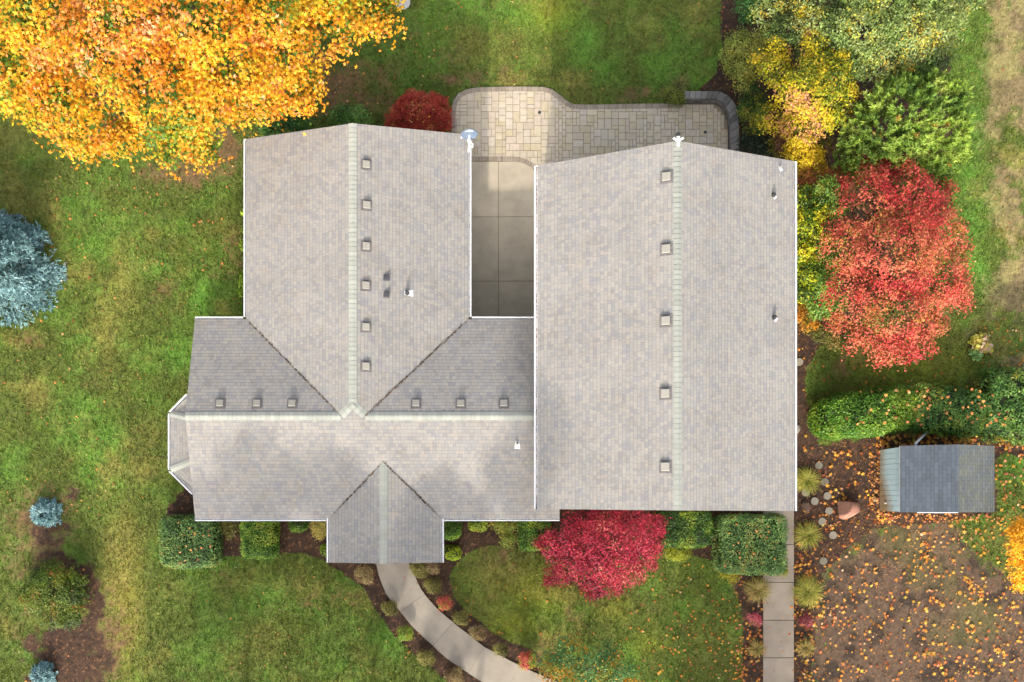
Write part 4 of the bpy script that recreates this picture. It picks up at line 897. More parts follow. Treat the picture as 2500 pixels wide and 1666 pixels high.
# clipped front hedges
HG = [(3, '#446428'), (4, '#688e38'), (3, '#8aa844'), (1.2, '#a8b450')]
HB = [(4, '#48663c'), (5, '#648650'), (3, '#7c9a60'), (1.5, '#90904c'), (.6, '#946e48')]
HY = [(2, '#5e762a'), (4, '#86a036'), (4, '#a6b846'), (1, '#bcb24c')]
hedge('clipped_hedge', 'large boxy dark green hedge at the southwest house corner', (393, 1258, 534, 1388), 1.1, HB, .042, 6, 81, cov=1.9)
hedge('clipped_hedge', 'light green hedge left of the second front window', (590, 1262, 676, 1364), 1.0, HG+[(2, '#8c9a3a')], .042, 5, 82)
hedge('clipped_hedge', 'boxy blue green hedge overhanging the straight side path', (1747, 1256, 1918, 1402), 1.2, HB, .042, 7, 83, cov=1.9)
hedge('clipped_hedge', 'mottled lime hedge under the garage front between red maple and big hedge', (1640, 1246, 1736, 1338), 1.05, [(5, '#34541e'), (4, '#557428'), (2, '#8c9a34')], .045, 6, 84)
hedge('clipped_hedge', 'dark green hedge just right of the red front maple', (1600, 1246, 1655, 1335), 1.1, [(4, '#2c4a20'), (4, '#44662c'), (1, '#7c8c34')], .045, 5, 85)
hedge('clipped_hedge', 'square dark green hedge left of the red front maple', (1266, 1262, 1345, 1345), 1.0, HG, .045, 5, 86)
hedge('round_shrub', 'round dark green shrub at the porch east corner', (1079, 1264, 1128, 1320), .9, HG, .04, 2.6, 87, cat='shrub')
hedge('round_shrub', 'ball shaped lemon green shrub below the dark one by the porch', (1080, 1330, 1128, 1371), .6, [(2, '#6c8a1c'), (5, '#9cb428'), (2, '#b8c43a')], .035, 2.3, 88, cat='shrub')
hedge('round_shrub', 'small lime shrub tucked beneath the front gutter east of the porch', (1142, 1262, 1192, 1300), .6, HY, .035, 2.3, 89, cat='shrub')
shrub('mixed_shrub', 'yellow tipped loose shrub between two front hedges', [(1225, 1285, 20, .7), (1240, 1310, 20, .65), (1248, 1280, 18, .7), (1218, 1270, 16, .7)], [(3, '#6c7a30'), (3, '#94a048'), (3, '#c8a838')], .035, T_OVAL, 90)
hedge('round_shrub', 'small round green shrub between hedge and porch west side', (706, 1258, 754, 1299), .6, [(3, '#3f5c1c'), (4, '#5c7c28'), (2, '#7a9434')], .035, 2.3, 91, cat='shrub')
shrub('mixed_shrub', 'straw coloured spirea at the porch west corner', [(780, 1285, 19, .6), (783, 1300, 16, .55), (790, 1275, 14, .6)], [(2, '#8a8248'), (4, '#b0a460'), (2, '#c2ac58')], .03, T_OVAL, 92)
hedge('round_shrub', 'green shrub half hidden under the porch west gutter', (780, 1328, 812, 1362), .55, HY, .035, 2.3, 93, cat='shrub')
shrub('mixed_shrub', 'dull olive shrub between the two west front hedges', [(560, 1290, 22, .6), (545, 1275, 18, .6), (570, 1275, 16, .6)], [(3, '#3c3a18'), (3, '#5f5c24'), (1, '#7f7830')], .035, T_OVAL, 94)
shrub('mixed_shrub', 'golden green shrub right of the red front maple', [(1622, 1275, 22, .9), (1612, 1298, 16, .7), (1640, 1285, 16, .8)], [(3, '#5c6420'), (4, '#8a8c30'), (2, '#b09a38')], .035, T_OVAL, 95)
shrub('mixed_shrub', 'low lime shrub in front of the mottled garage hedge', [(1650, 1345, 22, .5), (1668, 1350, 16, .45), (1638, 1338, 16, .45)], [(3, '#6a7418'), (4, '#939a24')], .03, T_OVAL, 96)
shrub('mixed_shrub', 'small yellow shrub peeping from under the big east hedge', [(1790, 1402, 16, .45), (1770, 1398, 10, .4), (1912, 1394, 10, .4)], [(3, '#8a9018'), (3, '#a89a28')], .03, T_OVAL, 97)
# east hedges
hedge('laurel_hedge', 'bright green leafy hedge north of the shed', (1985, 950, 2255, 1064), 1.4, [(2, '#35581a'), (5, '#527e26'), (5, '#6f9232'), (1.5, '#94a23c')], .055, 3.2, 101, rot=.14, lump=.16, psc=.9, cov=2.4)
hedge('laurel_hedge', 'dark green ragged hedge behind the shed roof', (2200, 945, 2420, 1058), 1.5, [(4, '#486c34'), (4, '#678c44'), (2, '#8aa650'), (1.5, '#b0aa4c')], .06, 3, 102, rot=-.12, lump=.24, psc=.8, cov=2.0)
hedge('laurel_hedge', 'deep green hedge end at the right photo edge', (2385, 900, 2560, 1080), 1.5, [(4, '#486e36'), (4, '#688e48'), (2, '#88a252'), (1, '#b0a048')], .06, 3, 103, rot=-.2, lump=.24, psc=.8, cov=2.0)
shrub('mixed_shrub', 'yellowing brambles at the right edge above the shed', [(2440, 1050, 28, .9), (2475, 1040, 26, .9), (2410, 1062, 20, .7), (2350, 1060, 20, .8)], [(3, '#4a4a18'), (3, '#7a7a24'), (3, '#b0982c')], .05, T_OVAL, 104)
# corner trees
tree('yellow_tree', 'vivid golden tree cut by the right photo edge', 'tree', (2530, 1380), [(2510, 1330, 50, 3.5), (2500, 1300, 34, 3.2), (2495, 1380, 32, 3.2), (2520, 1400, 44, 3.2), (2485, 1290, 18, 2.8), (2490, 1425, 20, 2.6), (2480, 1345, 18, 2.9)], [(2, '#d08a10'), (5, '#f0a412'), (5, '#f5b01c'), (2, '#e8981a')], .06, T_MAPLE_S, .07, dens=1.6, clump=.22, seed=111, gaps=.12)
tree('young_tree', 'green tree with orange leaves at the bottom photo edge', 'tree', (1430, 1640), [(1400, 1610, 50, 2.6), (1450, 1640, 60, 3.0), (1370, 1650, 50, 2.6), (1500, 1650, 44, 2.6), (1480, 1600, 30, 2.2), (1340, 1620, 26, 2.0), (1430, 1690, 70, 3), (1380, 1575, 24, 2.0), (1530, 1670, 30, 2.2), (1500, 1605, 20, 2.0)], [(4, '#4c7a50'), (4, '#6a945c'), (2.5, '#98a048'), (3, '#cc8a24'), (2, '#d89a2c')], .06, T_MAPLE_S, .05, dens=1.0, clump=.26, seed=112, gaps=.3, psc=.6)

# ---- street trees south of the frame, whose thin crowns dapple the front slope and lawn
def off(X, Y, Z, r): q = topx(X, Y, Z); return (q[0], q[1], r/((H-Z)/H)*S, Z)
for k, (X, Y, hh) in enumerate(((-10.5, -12.5, 12.4), (-5.2, -13, 12.8), (-1.0, -12.6, 12.2), (9.5, -13.5, 8.5))):
    gg = random.Random(k+3); lb = [off(X+gg.uniform(-2.1, 2.1), Y+gg.uniform(-2.2, 2.0), hh-gg.uniform(0, 6.5), gg.uniform(.9, 1.4)) for _ in range(15)]
    tree('street_tree', ('bare topped maple south of the front lawn, westmost of its row', 'thin crowned maple south of the front lawn, second from the west', 'thin crowned maple south of the curved path', 'short maple south of the side lawn')[k], 'tree', topx(X, Y, 0), lb, [(3, '#8a8a2a'), (3, '#c09a2c'), (2, '#c87a34')], .17, T_MAPLE_S, .16, 'maples along the south edge', dens=2.2, clump=.5, seed=200+k, gaps=.25)
# ---- conifers
def needles(name, label, cat, base, rad, ht, cols, seed, npl=1200, ln=.11, group=None, droop=.25, prof=1.0, wid=1.0):
    """spruce: whorls of branches, each a flat spray of short needled twigs"""
    g = np.random.default_rng(seed); b = P(base[0], base[1], 0); r = PL(rad, 0)
    root = empty(name, b, label, cat, group)
    pos = []; dr = []; tipf = []
    nb = int(14*ht+24); z_ = np.sort(g.uniform(.04, .97, nb*3)); ang = g.uniform(0, 6.283, len(z_))
    m = MB(); m.tube(b, b+Vector((0, 0, ht*.95)), .03*ht, .01, 8)
    per = max(8, npl//len(z_))
    for zf, a in zip(z_, ang):
        R0 = r*(1-zf)**prof*g.uniform(.82, 1.05)+.04; k = max(6, int(per*(R0/r)**1.2*2))
        f = np.sqrt(g.uniform(.08, 1, k)); wdt = R0*.2*wid*(1-(f-.5)**2*1.8); s = g.normal(size=k)*wdt*.6
        ca, sa = math.cos(a), math.sin(a); rr = f*R0
        x = rr*ca-s*sa; y = rr*sa+s*ca; z = zf*ht-droop*rr*f+.1*R0*f*f+g.normal(size=k)*.03
        pos.append(np.stack([x+b.x, y+b.y, np.maximum(z, .03)], 1)); sg = np.sign(s)
        dr.append(np.stack([ca-sa*sg*.7, sa+ca*sg*.7, np.full(k, .12)], 1)+g.normal(size=(k, 3))*.28); tipf.append(f)
        if ht > 1.5 and g.random() < .5: m.tube((b.x, b.y, zf*ht), (b.x+R0*ca*.9, b.y+R0*sa*.9, max(.05, zf*ht-droop*R0*.8)), .02, .006, 5)
    pos = np.concatenate(pos); dr = np.concatenate(dr); tipf = np.concatenate(tipf); N = len(pos); T3 = []
    for q in range(5):      # each twig is a brush of five blades
        d_ = dr/np.linalg.norm(dr, axis=1, keepdims=True)+g.normal(size=(N, 3))*.38
        cc = palette(pos, cols, g, seed+2, .35, .4, .14)*LF
        cc = np.clip(cc*(.72+.5*tipf[:, None]), .004, .9)      # young growth at the branch tips is paler
        T3.append(leaves(pos+g.normal(size=(N, 3))*.02, g.normal(size=(N, 3))*.6+np.array([0, 0, 1]), ln*g.uniform(.6, 1.15, N), cc, T_NEED, dirs=d_, seed=seed+q))
    V, F, c3 = joinparts(T3)
    link('crown', npmesh('crown', V, F, c3), M_NEEDLE, root); m.build('trunk', M_BARK, root)
    return root
BL = [(2, '#48686a'), (4, '#688a8c'), (4, '#80a4a6'), (2, '#9cbcbc')]
needles('blue_spruce', 'large blue spruce cut by the left photo edge', 'spruce', (8, 662), 156, 4.6, BL, 121, 20000, .12, droop=.3, prof=.75, wid=1.1)
needles('dwarf_blue_spruce', 'dwarf blue spruce higher up in the bare bed at left', 'spruce', (116, 1254), 37, .6, BL, 122, 700, .13, 'dwarf blue spruces at the left', prof=.5, wid=.5)
needles('dwarf_blue_spruce', 'dwarf blue spruce at the bottom left photo edge', 'spruce', (110, 1648), 32, .55, BL, 123, 600, .12, 'dwarf blue spruces at the left', prof=.5, wid=.5)
shrub('golden_cypress', 'green cypress shrub with rusty gold tips in the left bed', [(130, 1430, 52, 1.3), (95, 1460, 40, 1.1), (170, 1450, 42, 1.1), (130, 1490, 42, 1.0), (170, 1500, 32, .9), (60, 1460, 22, .8), (190, 1410, 20, .9), (120, 1395, 28, 1.0), (95, 1410, 24, .9), (175, 1480, 30, 1)], [(3, '#30420e'), (5, '#4a6014'), (4, '#62721a'), (.9, '#86661e'), (.6, '#945a22')], .05, T_MAPLE_S, 124, cat='cypress', clump=.24, gaps=.15, psc=.45, dens=1.7, lift=.9)
def pine():
    g = np.random.default_rng(131); b = P(2170, 370, 0)
    root = empty('pine_tree', b, 'bushy green pine with brush like shoots above the coral maple', 'pine')
    lob = [(2070, 400, 36, 2.2), (2110, 435, 30, 2.0), (2250, 200, 36, 3.0), (2320, 380, 34, 2.6), (2190, 300, 95, 4.4), (2270, 260, 75, 4.0), (2130, 340, 70, 3.4), (2280, 340, 70, 3.6), (2210, 380, 60, 3.2), (2310, 300, 50, 3.2), (2100, 390, 40, 2.4), (2250, 400, 44, 2.8), (2330, 240, 28, 2.8), (2200, 220, 45, 3.6), (2095, 300, 34, 2.8), (2275, 425, 30, 2.2), (2150, 410, 40, 2.4)]
    L = [(np.array(P(x, y, z-PL(r, z)*.6)), PL(r, z)) for x, y, r, z in lob]; TP = []; TN = []
    for j, (c, r) in enumerate(L):
        n = int(4*math.pi*r*r*.6/.020); d = g.normal(size=(n, 3)); d /= np.linalg.norm(d, axis=1, keepdims=True); d = d[d[:, 2] > -.25]
        p = c+d*np.array([r, r, r*.75])*g.uniform(.72, 1.05, len(d))[:, None]; k = np.ones(len(p), bool)
        for i, (c2, r2) in enumerate(L):
            if i != j: q = (p-c2)/np.array([r2, r2, r2*.75]); k &= np.sum(q*q, 1) > .55
        TP.append(p[k]); TN.append(d[k])
    TP = np.concatenate(TP); TN = np.concatenate(TN); n = len(TP); up = TN*.8+np.array([0, 0, .55])+g.normal(size=(n, 3))*.2; up /= np.linalg.norm(up, axis=1, keepdims=True)
    K = 50; ci = np.repeat(np.arange(n), K); f = g.uniform(0, 1, n*K); dr = g.normal(size=(n*K, 3)); dr /= np.linalg.norm(dr, axis=1, keepdims=True)
    pos = TP[ci]+up[ci]*(f*.30-.06)[:, None]; dr = dr*.75+up[ci]*.9
    base = palette(TP, [(3, '#4e6a2c'), (4, '#6c8a38'), (4, '#86a044'), (2, '#a0b45c')], g, 132, .8, .5)[ci]
    cc = base*(.75+.4*f[:, None])*LF
    sp_ = g.random(n) < .025; cc[sp_[ci]] = lin('#a87a28')*.7
    V, F, c3 = leaves(pos, g.normal(size=(n*K, 3)), .115*g.uniform(.7, 1.2, n*K), cc, T_NEED, dirs=dr, seed=3); V2, F2, c2 = leaves(TP+up*.24, up, np.full(n, .016), np.tile(lin('#c8c490'), (n, 1)), T_ROUND, seed=4)
    V, Fs, c3 = joinparts([(V, F, c3), (V2, F2, c2)])
    link('crown', npmesh('crown', V, Fs, c3), M_NEEDLE, root); limbs(b, L, .09, 9, parent=root)
pine()
# ---- clump grasses and perennials
def tuft(name, label, px, py, rpx, cols, seed, group=None, cat='ornamental grass', n=420, h=.55, bw=.010, flop=1.0):
    g = np.random.default_rng(seed); b = P(px, py, 0); r = PL(rpx, 0)
    a = g.uniform(0, 6.283, n); ln = r*g.uniform(.55, 1.12, n)*flop; rise = h*g.uniform(.5, 1.1, n); V = []; F = []; cc = []
    base = palette(np.stack([np.cos(a), np.sin(a), rise], 1), cols, g, seed, .5, .3, .18)*LF
    ks = 4; o0 = g.normal(size=(n, 2))*r*.12
    for i in range(n):
        dx, dy = math.cos(a[i]), math.sin(a[i]); sx, sy = -dy*bw, dx*bw; cv = g.normal()*.25
        for k in range(ks+1):
            t = k/ks; d_ = ln[i]*t; zz = rise[i]*(1.6*t-1.35*t*t)+.02; ox = -dy*cv*d_*t; oy = dx*cv*d_*t; wd = 1-t*.8
            x = b.x+o0[i, 0]+dx*d_+ox; y = b.y+o0[i, 1]+dy*d_+oy
            V += [(x-sx*wd, y-sy*wd, zz), (x+sx*wd, y+sy*wd, zz)]; cc += [base[i]*(.75+.5*t)]*2
        o = i*(ks+1)*2
        for k in range(ks): F.append((o+2*k, o+2*k+1, o+2*k+3, o+2*k+2))
    ob = link(name, npmesh(name, np.array(V), np.array(F), np.array(cc)), M_NEEDLE)
    return tag(ob, label, cat, group)
GR = [(2, '#5c6224'), (4, '#8c8c3a'), (4, '#a8a24a'), (2, '#bcae62')]
TN_ = [(2, '#6c5f30'), (4, '#9a8848'), (3, '#b39a5c')]
G1 = 'clump grasses either side of the straight path'
tuft('clump_grass', 'green gold clump grass at the garage southeast corner', 1966, 1174, 34, GR, 141, G1)
tuft('clump_grass', 'green gold clump grass beside the path opposite the large hedge', 1968, 1307, 34, GR, 142, G1)
tuft('clump_grass', 'tan clump grass leaning over the straight path below the large hedge', 1848, 1440, 34, TN_+[(3, '#8c8c3a')], 143, G1)
tuft('clump_grass', 'biggest green clump grass right of the straight path', 1970, 1443, 39, GR, 144, G1, n=520)
tuft('clump_grass', 'small straw clump grass right of the path near the bottom', 1963, 1580, 25, TN_, 145, G1, n=260)
tuft('clump_grass', 'small straw clump grass left of the path near the bottom', 1845, 1582, 24, TN_, 146, G1, n=260)
tuft('spiky_plant', 'spiky bronze green plant at the end of the stone wall', 1655, 212, 34, [(2, '#5a5a2c'), (3, '#7c7a44'), (1, '#9a8a58')], 147, n=70, h=.7, bw=.014, cat='plant')
shrub('mixed_shrub', 'low olive shrub at the end of the stone seat wall', [(1645, 236, 18, .5), (1662, 240, 14, .5), (1635, 228, 12, .45)], OLV, .035, T_OVAL, 148)
PK = [(3, '#a83048'), (4, '#cc4860'), (3, '#d86a78'), (1, '#7a8a30')]
shrub('pink_nandina', 'pink red nandina left of the straight path', [(1842, 1512, 14, .45), (1834, 1508, 9, .4), (1850, 1520, 9, .4)], PK, .03, T_OVAL, 151, cat='nandina', group='pink nandinas flanking the straight path', clump=.1)
shrub('pink_nandina', 'dusty pink nandina right of the straight path', [(1967, 1513, 14, .45), (1960, 1518, 9, .4), (1974, 1520, 9, .4)], [(3, '#8a3c40'), (4, '#b85a62'), (2, '#b08068')], .03, T_OVAL, 152, cat='nandina', group='pink nandinas flanking the straight path', clump=.1)
RN = [(3, '#7a9a34'), (3, '#a8a83c'), (3, '#cc5a4a'), (3, '#d86a5c')]
for k, (x, y, r, lb) in enumerate(((1085, 1473, 19, 'redder round nandina between the curved path and the round lawn'), (990, 1547, 20, 'lime nandina with red tips left of the curved path'), (1287, 1612, 24, 'orange tipped nandina at the bottom end of the curved path'))):
    shrub('red_nandina', lb, [(x, y, r*.75, .55), (x-r*.4, y-r*.3, r*.5, .5), (x+r*.4, y+r*.3, r*.5, .5), (x+r*.3, y-r*.4, r*.5, .5), (x-r*.3, y+r*.4, r*.5, .45)], RN if k != 1 else [(4, '#7a9a34'), (4, '#98ac3c'), (2, '#cc5a4a')], .032, T_OVAL, 153+k, cat='nandina', group='nandinas along the curved path', clump=.1, psc=.3)
BR = [(3, '#6c5838'), (4, '#9a8054'), (3, '#b09a68')]; BO = [(3, '#625e34'), (4, '#8a844a'), (2, '#a8a064')]
for k, (x, y, r, pal_, lb) in enumerate((
  (888, 1405, 26, BR, 'dried brown perennial left of the curved path under the porch'), (1022, 1392, 24, BO, 'olive perennial right where the curved path leaves the porch'), (1052, 1385, 20, BR, 'brown perennial beneath the porch southeast corner'),
  (1056, 1432, 23, BO, 'grey green perennial above the redder nandina'), (950, 1486, 20, BO, 'small olive perennial left of the path by the first joint'), (1125, 1510, 21, BO, 'olive perennial between redder nandina and second path joint'),
  (1166, 1546, 22, BR, 'brown perennial right of the third path slab'), (1222, 1588, 19, BO, 'small perennial above the fourth path slab'), (1040, 1606, 23, BO, 'olive perennial left of the third path slab'), (1108, 1652, 25, BR, 'straw perennial at the bottom left of the path'))):
    shrub('perennial', lb, [(x, y, r*.72, .4), (x-r*.4, y-r*.25, r*.5, .35), (x+r*.4, y+r*.3, r*.5, .35), (x+r*.3, y-r*.4, r*.45, .35)], pal_, .028, T_OVAL, 161+k, cat='perennial', group='perennials in the bark beds by the curved path', clump=.1, dens=1.5, gaps=.15)
shrub('hosta', 'yellowing big leaved hosta east of the coral maple', [(2393, 842, 17, .4), (2380, 836, 11, .35), (2408, 846, 12, .35), (2400, 830, 10, .35)], [(4, '#d0bc6c'), (3, '#b8b04c'), (2, '#d8b898')], .12, T_ROUND, 171, cat='plant', clump=.16, gaps=.1)
shrub('hosta', 'small blue green leaf rosette just below the yellowing hosta', [(2384, 868, 10, .3), (2378, 864, 7, .25)], [(3, '#6c9c5c'), (2, '#88b070')], .10, T_ROUND, 172, cat='plant', clump=.14, gaps=.1)
# ---- stones
def stone(name, label, px, py, r, h, col, seed, cat, sx=1, sy=1, group=None, rough=.18):
    import bmesh
    g = random.Random(seed); bm = bmesh.new(); bmesh.ops.create_icosphere(bm, subdivisions=4, radius=1)
    b = P(px, py, 0); R_ = PL(r, 0)
    pl = [(Vector((g.gauss(0, 1), g.gauss(0, 1), g.gauss(.3, .6))).normalized(), g.uniform(.62, .88)) for _ in range(11)]
    for v in bm.verts:
        d_ = v.co.normalized(); q = 1.0
        for n_, k_ in pl:
            c_ = d_.dot(n_)
            if c_ > 0: q = min(q, k_/c_ if c_ > k_ else 1.0)
        v.co = Vector((d_.x*q*R_*1.15*sx, d_.y*q*R_*1.15*sy, d_.z*q*h))
    me = bpy.data.meshes.new(name); bm.to_mesh(me); bm.free()
    me.materials.append(m_plain(name+'_rock', col, .85, 0, .22, 7)); o = link(name, me, None); o.location = (b.x, b.y, h*.25); tag(o, label, cat, group)
    return o
stone('boulder', 'pinkish tan boulder in the dark bark bed', 2064, 1244, 27, .42, lin('#b4806a', .6), 4, 'boulder', .98, .98)
stone('flat_rock', 'small grey flat rock by the west end of the laurel hedge', 1947, 1048, 9, .06, lin('#9a9284', .6), 5, 'rock', .9, 1.1)
stone('flat_rock', 'small tan flat rock near the shed southwest corner', 2135, 1219, 8, .06, lin('#a07a4a', .6), 6, 'rock')
stone('flat_rock', 'reddish brown rock below the garage corner clump grass', 1968, 1236, 12, .12, lin('#6a5040', .6), 8, 'rock', .9, 1.2)
sp_l = ((1951.5, 884, 'round stepping stone alone by the garage wall near the coral maple'), (1999, 1137, 'dim round stepping stone, topmost of the trail near the boulder'), (2014, 1177, 'dim round stepping stone northwest of the boulder'), (1967, 1203, 'round stepping stone half under the garage corner grass'), (2020, 1211, 'round stepping stone nearest above the boulder'), (1989, 1224, 'round stepping stone left of the boulder'), (2024, 1248, 'round stepping stone touching the boulder left side'), (2007, 1273.5, 'round stepping stone diagonally below left of the boulder'), (2034, 1307, 'round stepping stone south of the boulder by itself'), (2010, 1370, 'lowest round stepping stone at the gravel edge'))
gm_ = m_col('cast_stone', .9, 40, .2, .003)
for x, y, lb in sp_l:
    m = MB(); c = P(x, y, .02); k = 1.0 if y not in (1137, 1177, 1370) else .6; m.cur = tuple(lin('#a89f8a', .55)*k); r = PL(9.3, 0); n = 28
    rg = [(c.x+r*math.cos(2*math.pi*i/n)*(1+.015*math.sin(i*1.7)), c.y+r*math.sin(2*math.pi*i/n)) for i in range(n)]
    m.poly([(a, b, .04) for a, b in rg])
    for i in range(n): j = (i+1) % n; m.poly([(rg[i][0], rg[i][1], -.02), (rg[j][0], rg[j][1], -.02), (rg[j][0], rg[j][1], .04), (rg[i][0], rg[i][1], .04)])
    tag(m.build('stepping_stone', gm_, bevel=.01), lb, 'stepping stone', 'round stepping stones through the bark bed')
m = MB(); c = P(983, 5, .02); m.cur = tuple(lin('#c0bfb8', .7)); m.tube((c.x, c.y, 0), (c.x, c.y, .06), .32, .31, 30); m.cur = tuple(lin('#8f8f8a', .6)); m.tube((c.x, c.y, .06), (c.x, c.y, .075), .06, .06, 14)
tag(m.build('septic_lid', gm_, bevel=.01), 'pale round lid in the lawn at the tip of the golden maple', 'lid')
#@@LITTER
# ------------------------------------------------------------------ turf blades
g = np.random.default_rng(77); N = 330000
bx = g.uniform(P(-25, 0).x, P(2525, 0).x, N); by = g.uniform(P(0, 1690).y, P(0, -25).y, N)
px_ = NX+bx*S; py_ = NY-by*S; col, tf = ground_col(px_, py_)
keep = (g.random(N) < tf**1.5)
pav = inpoly(px_, py_, patio_poly) | inpoly(px_, py_, [(1090, 395), (1340, 395), (1340, 800), (1090, 800)]) | inpoly(px_, py_, wall_o+wall_i[::-1])
hs = (px_ > 640) & (px_ < 1130) & (py_ > 400) & (py_ < 1240) | (px_ > 1340) & (px_ < 1910) & (py_ > 500) & (py_ < 1240) | (px_ > 500) & (px_ < 1340) & (py_ > 820) & (py_ < 1240)
keep &= ~pav & ~hs
bx, by, col = bx[keep], by[keep], col[keep]; N = len(bx)
pos = np.stack([bx, by, np.full(N, -.01)], 1); T4 = []
for q in range(2):
    dr = g.normal(size=(N, 3))*np.array([.8, .8, .1])+np.array([0, 0, .75])
    cc = np.clip(col*(1+g.normal(size=(N, 1))*.28)*(1+g.normal(size=(N, 3))*.08)*1.15, .004, .6)
    dry = g.random(N) < .05; cc[dry] = lin('#b8a878')*.55
    T4.append(leaves(pos+g.normal(size=(N, 3))*np.array([.03, .03, 0]), g.normal(size=(N, 3)), g.uniform(.04, .11, N), cc, T_NEED, dirs=dr, seed=q+3))
V, F, c3 = joinparts(T4); o = link('grass', npmesh('grass', V, F, c3), M_NEEDLE); tag(o, 'short worn lawn grass round the house', 'grass', kind='stuff')
# bark chips on the beds
g = np.random.default_rng(78); N = 260000
bx = g.uniform(P(-25, 0).x, P(2525, 0).x, N); by = g.uniform(P(0, 1690).y, P(0, -25).y, N); px_ = NX+bx*S; py_ = NY-by*S
col, tf = ground_col(px_, py_); keep = (g.random(N) < (1-tf)*.8) & ~(inpoly(px_, py_, patio_poly))
bx, by, col = bx[keep], by[keep], col[keep]; N = len(bx)
pos = np.stack([bx, by, g.uniform(.0, .02, N)], 1); cc = col*g.uniform(.4, 1.5, (N, 1)); li = g.random(N) < .03; cc[li] = lin('#a8845c')*.6
V, F, c3 = leaves(pos, g.normal(size=(N, 3))*.35+np.array([0, 0, 1]), g.uniform(.012, .035, N), np.clip(cc, .004, .6), T_OVAL, seed=9)
o = link('bark_chips', npmesh('bark_chips', V, F, c3), M_LITTER); tag(o, 'brown bark chips and grit covering the beds', 'mulch', kind='stuff')
# ------------------------------------------------------------------ fallen leaves
LC = [(3, '#9c5026'), (4, '#c47030'), (5, '#dc8c34'), (4, '#e4a43c'), (1, '#dcae80'), (2, '#cc8054'), (1, '#d8b848')]
LO = [(2, '#a05a30'), (3, '#c87a40'), (4, '#dc9448'), (2, '#e0aa70')]
g = np.random.default_rng(79)
def area(n, x0, x1, y0, y1, sz=(4.2, 6.6), fn=None, pal=LC, clus=0.0):
    out = []; cs = [(g.uniform(x0, x1), g.uniform(y0, y1)) for _ in range(max(1, n//9))]
    while len(out) < n:
        if g.random() < clus: c = cs[g.integers(len(cs))]; x = c[0]+g.normal()*14; y = c[1]+g.normal()*14
        else: x = g.uniform(x0, x1); y = g.uniform(y0, y1)
        if fn and not fn(x, y): continue
        out.append((x, y, g.uniform(*sz)/S, pal))
    return out
onpath = lambda x, y: 1863 < x < 1938 and y > 1230
LFV = []
big_ = area(1150, 1945, 2500, 1265, 1666, (2.2, 7.8), lambda x, y: (x-1945)/90+g.random() > .25, clus=.5)
big_ += area(170, 1945, 2200, 1090, 1265, (4.2, 7.5), lambda x, y: x > 2010 or g.random() < .25, clus=.3) + area(60, 2430, 2500, 1090, 1270, (4.5, 7.5)) + area(210, 2140, 2500, 1062, 1092, (4.5, 8))
big_ += area(120, 1780, 1862, 1400, 1666, (4, 6.5), lambda x, y: g.random() < (y-1380)/290, clus=.3) + area(110, 1938, 1985, 1350, 1666, (4, 6.8), clus=.3)
oth = area(190, 1500, 1812, 1370, 1666, (3.2, 6), lambda x, y: g.random() < .15+(x-1500)/400*(y-1300)/400) + area(34, 1100, 1500, 1370, 1560, (3.2, 5.6)) + area(60, 100, 600, 400, 1000, (3, 5.4), None, LO) + area(160, 0, 560, 385, 1250, (1.8, 3.6), None, LO) + area(60, 560, 1000, 1400, 1666, (1.6, 3), None, LO) + area(34, 120, 560, 385, 560, (3, 5.5), None, LO)
oth += area(26, 60, 400, 1000, 1666, (3, 5.2), None, LO) + area(60, 760, 1100, 60, 260, (2.8, 5.6), None, LO) + area(30, 1100, 1760, 0, 240, (2.6, 4.5), None, LO) + area(14, 500, 1000, 1400, 1660, (2.8, 4.4), None, LO)
oth += area(90, 560, 900, 250, 420, (2.6, 5), None, LO) + area(60, 1940, 2380, 850, 980, (3, 6)) + area(70, 1760, 1860, 0, 330, (2.4, 4.5)) + area(60, 2380, 2500, 780, 980, (3, 5.5)) + area(20, 2330, 2500, 0, 760, (2.5, 5), None, LO) + area(40, 900, 1160, 1370, 1600, (2.2, 3.8)) + area(14, 1866, 1936, 1420, 1660, (4, 6), None, LO)
big_.sort(key=lambda q: -q[2]); proto = []
def leafgeo(lst, z, seed):
    pos = np.array([tuple(P(x, y, z)) for x, y, s, p in lst]); n = len(lst); gg = np.random.default_rng(seed)
    pos[:, 2] += gg.uniform(.02, .05, n); cc = np.zeros((n, 3))
    for pal in (LC, LO, LB):
        k = np.array([q[3] is pal for q in lst]); 
        if k.any(): cc[k] = palette(pos[k], pal, gg, seed, .5, .1, .12)
    return leaves(pos, gg.normal(size=(n, 3))*.3+np.array([0, 0, 1]), np.array([q[2] for q in lst]), cc*.72, T_MAPLE, seed=seed)
LB = [(4, '#7c4a28'), (4, '#9c6232'), (3, '#b87c3c'), (2, '#c89850')]
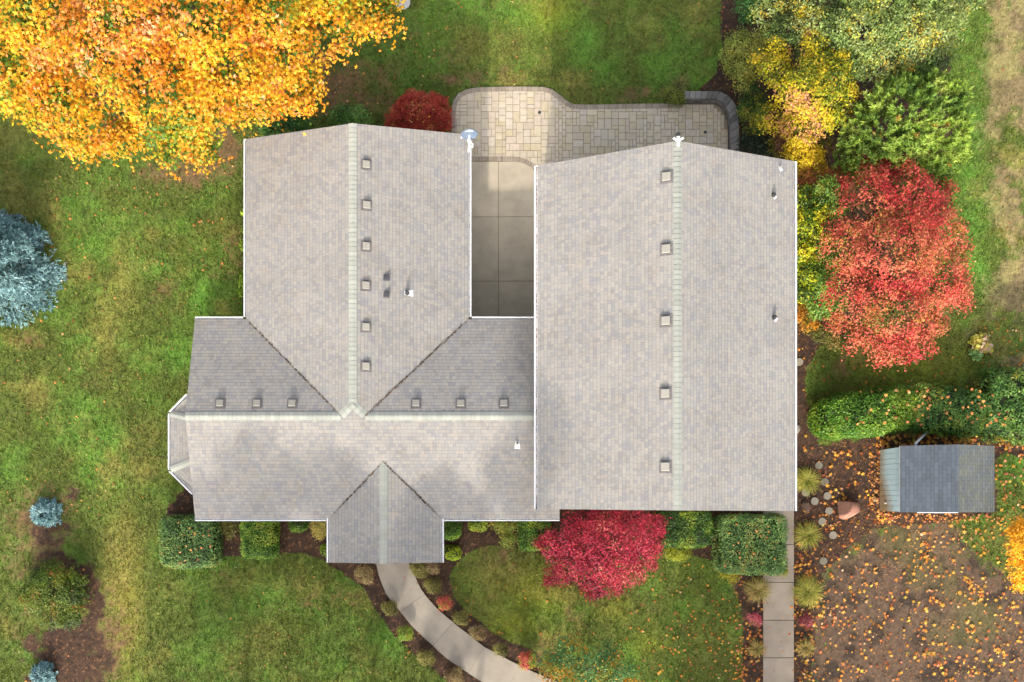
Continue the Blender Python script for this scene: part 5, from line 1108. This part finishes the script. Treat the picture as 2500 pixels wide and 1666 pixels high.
oth += area(1500, 1940, 2500, 1262, 1666, (1.1, 2.6), lambda x, y: fbm(np.array([x]), np.array([y]), 60, 5)[0] > .44, LB, clus=.3) + area(500, 1945, 2200, 1080, 1300, (1.1, 2.6), None, LB) + area(160, 2140, 2440, 1254, 1275, (2, 5.5), None, LO) + area(110, 2120, 2146, 1090, 1260, (2, 5.5), None, LO) + area(300, 450, 1330, 1262, 1380, (1, 2), None, LB) + area(200, 560, 960, 120, 420, (1.2, 2.8), None, LB)
V, F, c3 = leafgeo(big_[300:]+oth, 0, 5)
o = link('leaf_litter', npmesh('leaf_litter', V, F, c3), M_LITTER); tag(o, 'thin scatter of orange and yellow leaves over lawns and beds', 'leaf litter', kind='stuff')
for k in range(14):     # a few leaf forms, copied
    pal = LC; c = palette(np.array([[k*3.1, 0, 0]]), LC, np.random.default_rng(k+40), 3, .5, .0)*.78
    V, F, c3 = leaves(np.zeros((1, 3)), np.array([[g.normal()*.25, g.normal()*.25, 1.]]), np.array([1.]), c, T_MAPLE, seed=k); proto.append(npmesh('fallen_leaf', V, F, c3)); proto[-1].materials.append(M_LITTER)
for i, (x, y, s, p) in enumerate(big_[:300]):
    o = bpy.data.objects.new('fallen_leaf', proto[i % 14]); C.objects.link(o); q = P(x, y, 0); o.location = (q.x, q.y, g.uniform(.03, .05) + (.02 if onpath(x, y) else 0)); o.rotation_euler = (0, 0, g.uniform(0, 6.28)); o.scale = (s, s, s)
    tag(o, 'large orange or yellow maple leaf lying flat on the ground in the lower right', 'leaf', 'large fallen maple leaves on the lower right ground')
# leaves caught on hedge tops and roofs
def caught(lst, z, name, label, seed):
    V, F, c3 = leafgeo(lst, z, seed); o = link(name, npmesh(name, V, F, c3), M_LITTER); tag(o, label, 'leaf litter', kind='stuff')
caught(area(16, 420, 520, 1270, 1375, (3, 4.6), None, LO), 1.17, 'leaf_litter', 'few dry leaves caught on top of the southwest hedge', 1)
caught(area(20, 1765, 1905, 1275, 1390, (3, 5), None, LO), 1.27, 'leaf_litter', 'few dry leaves caught on top of the hedge by the straight path', 2)
caught(area(80, 2060, 2480, 950, 1040, (4, 7), None, LO), 1.62, 'leaf_litter', 'orange leaves lying on the green hedge behind the shed', 3)
caught(area(14, 1000, 1060, 255, 300, (3, 4.4), None, LC), 1.5, 'leaf_litter', 'yellow leaves caught on the red burning bush', 4)
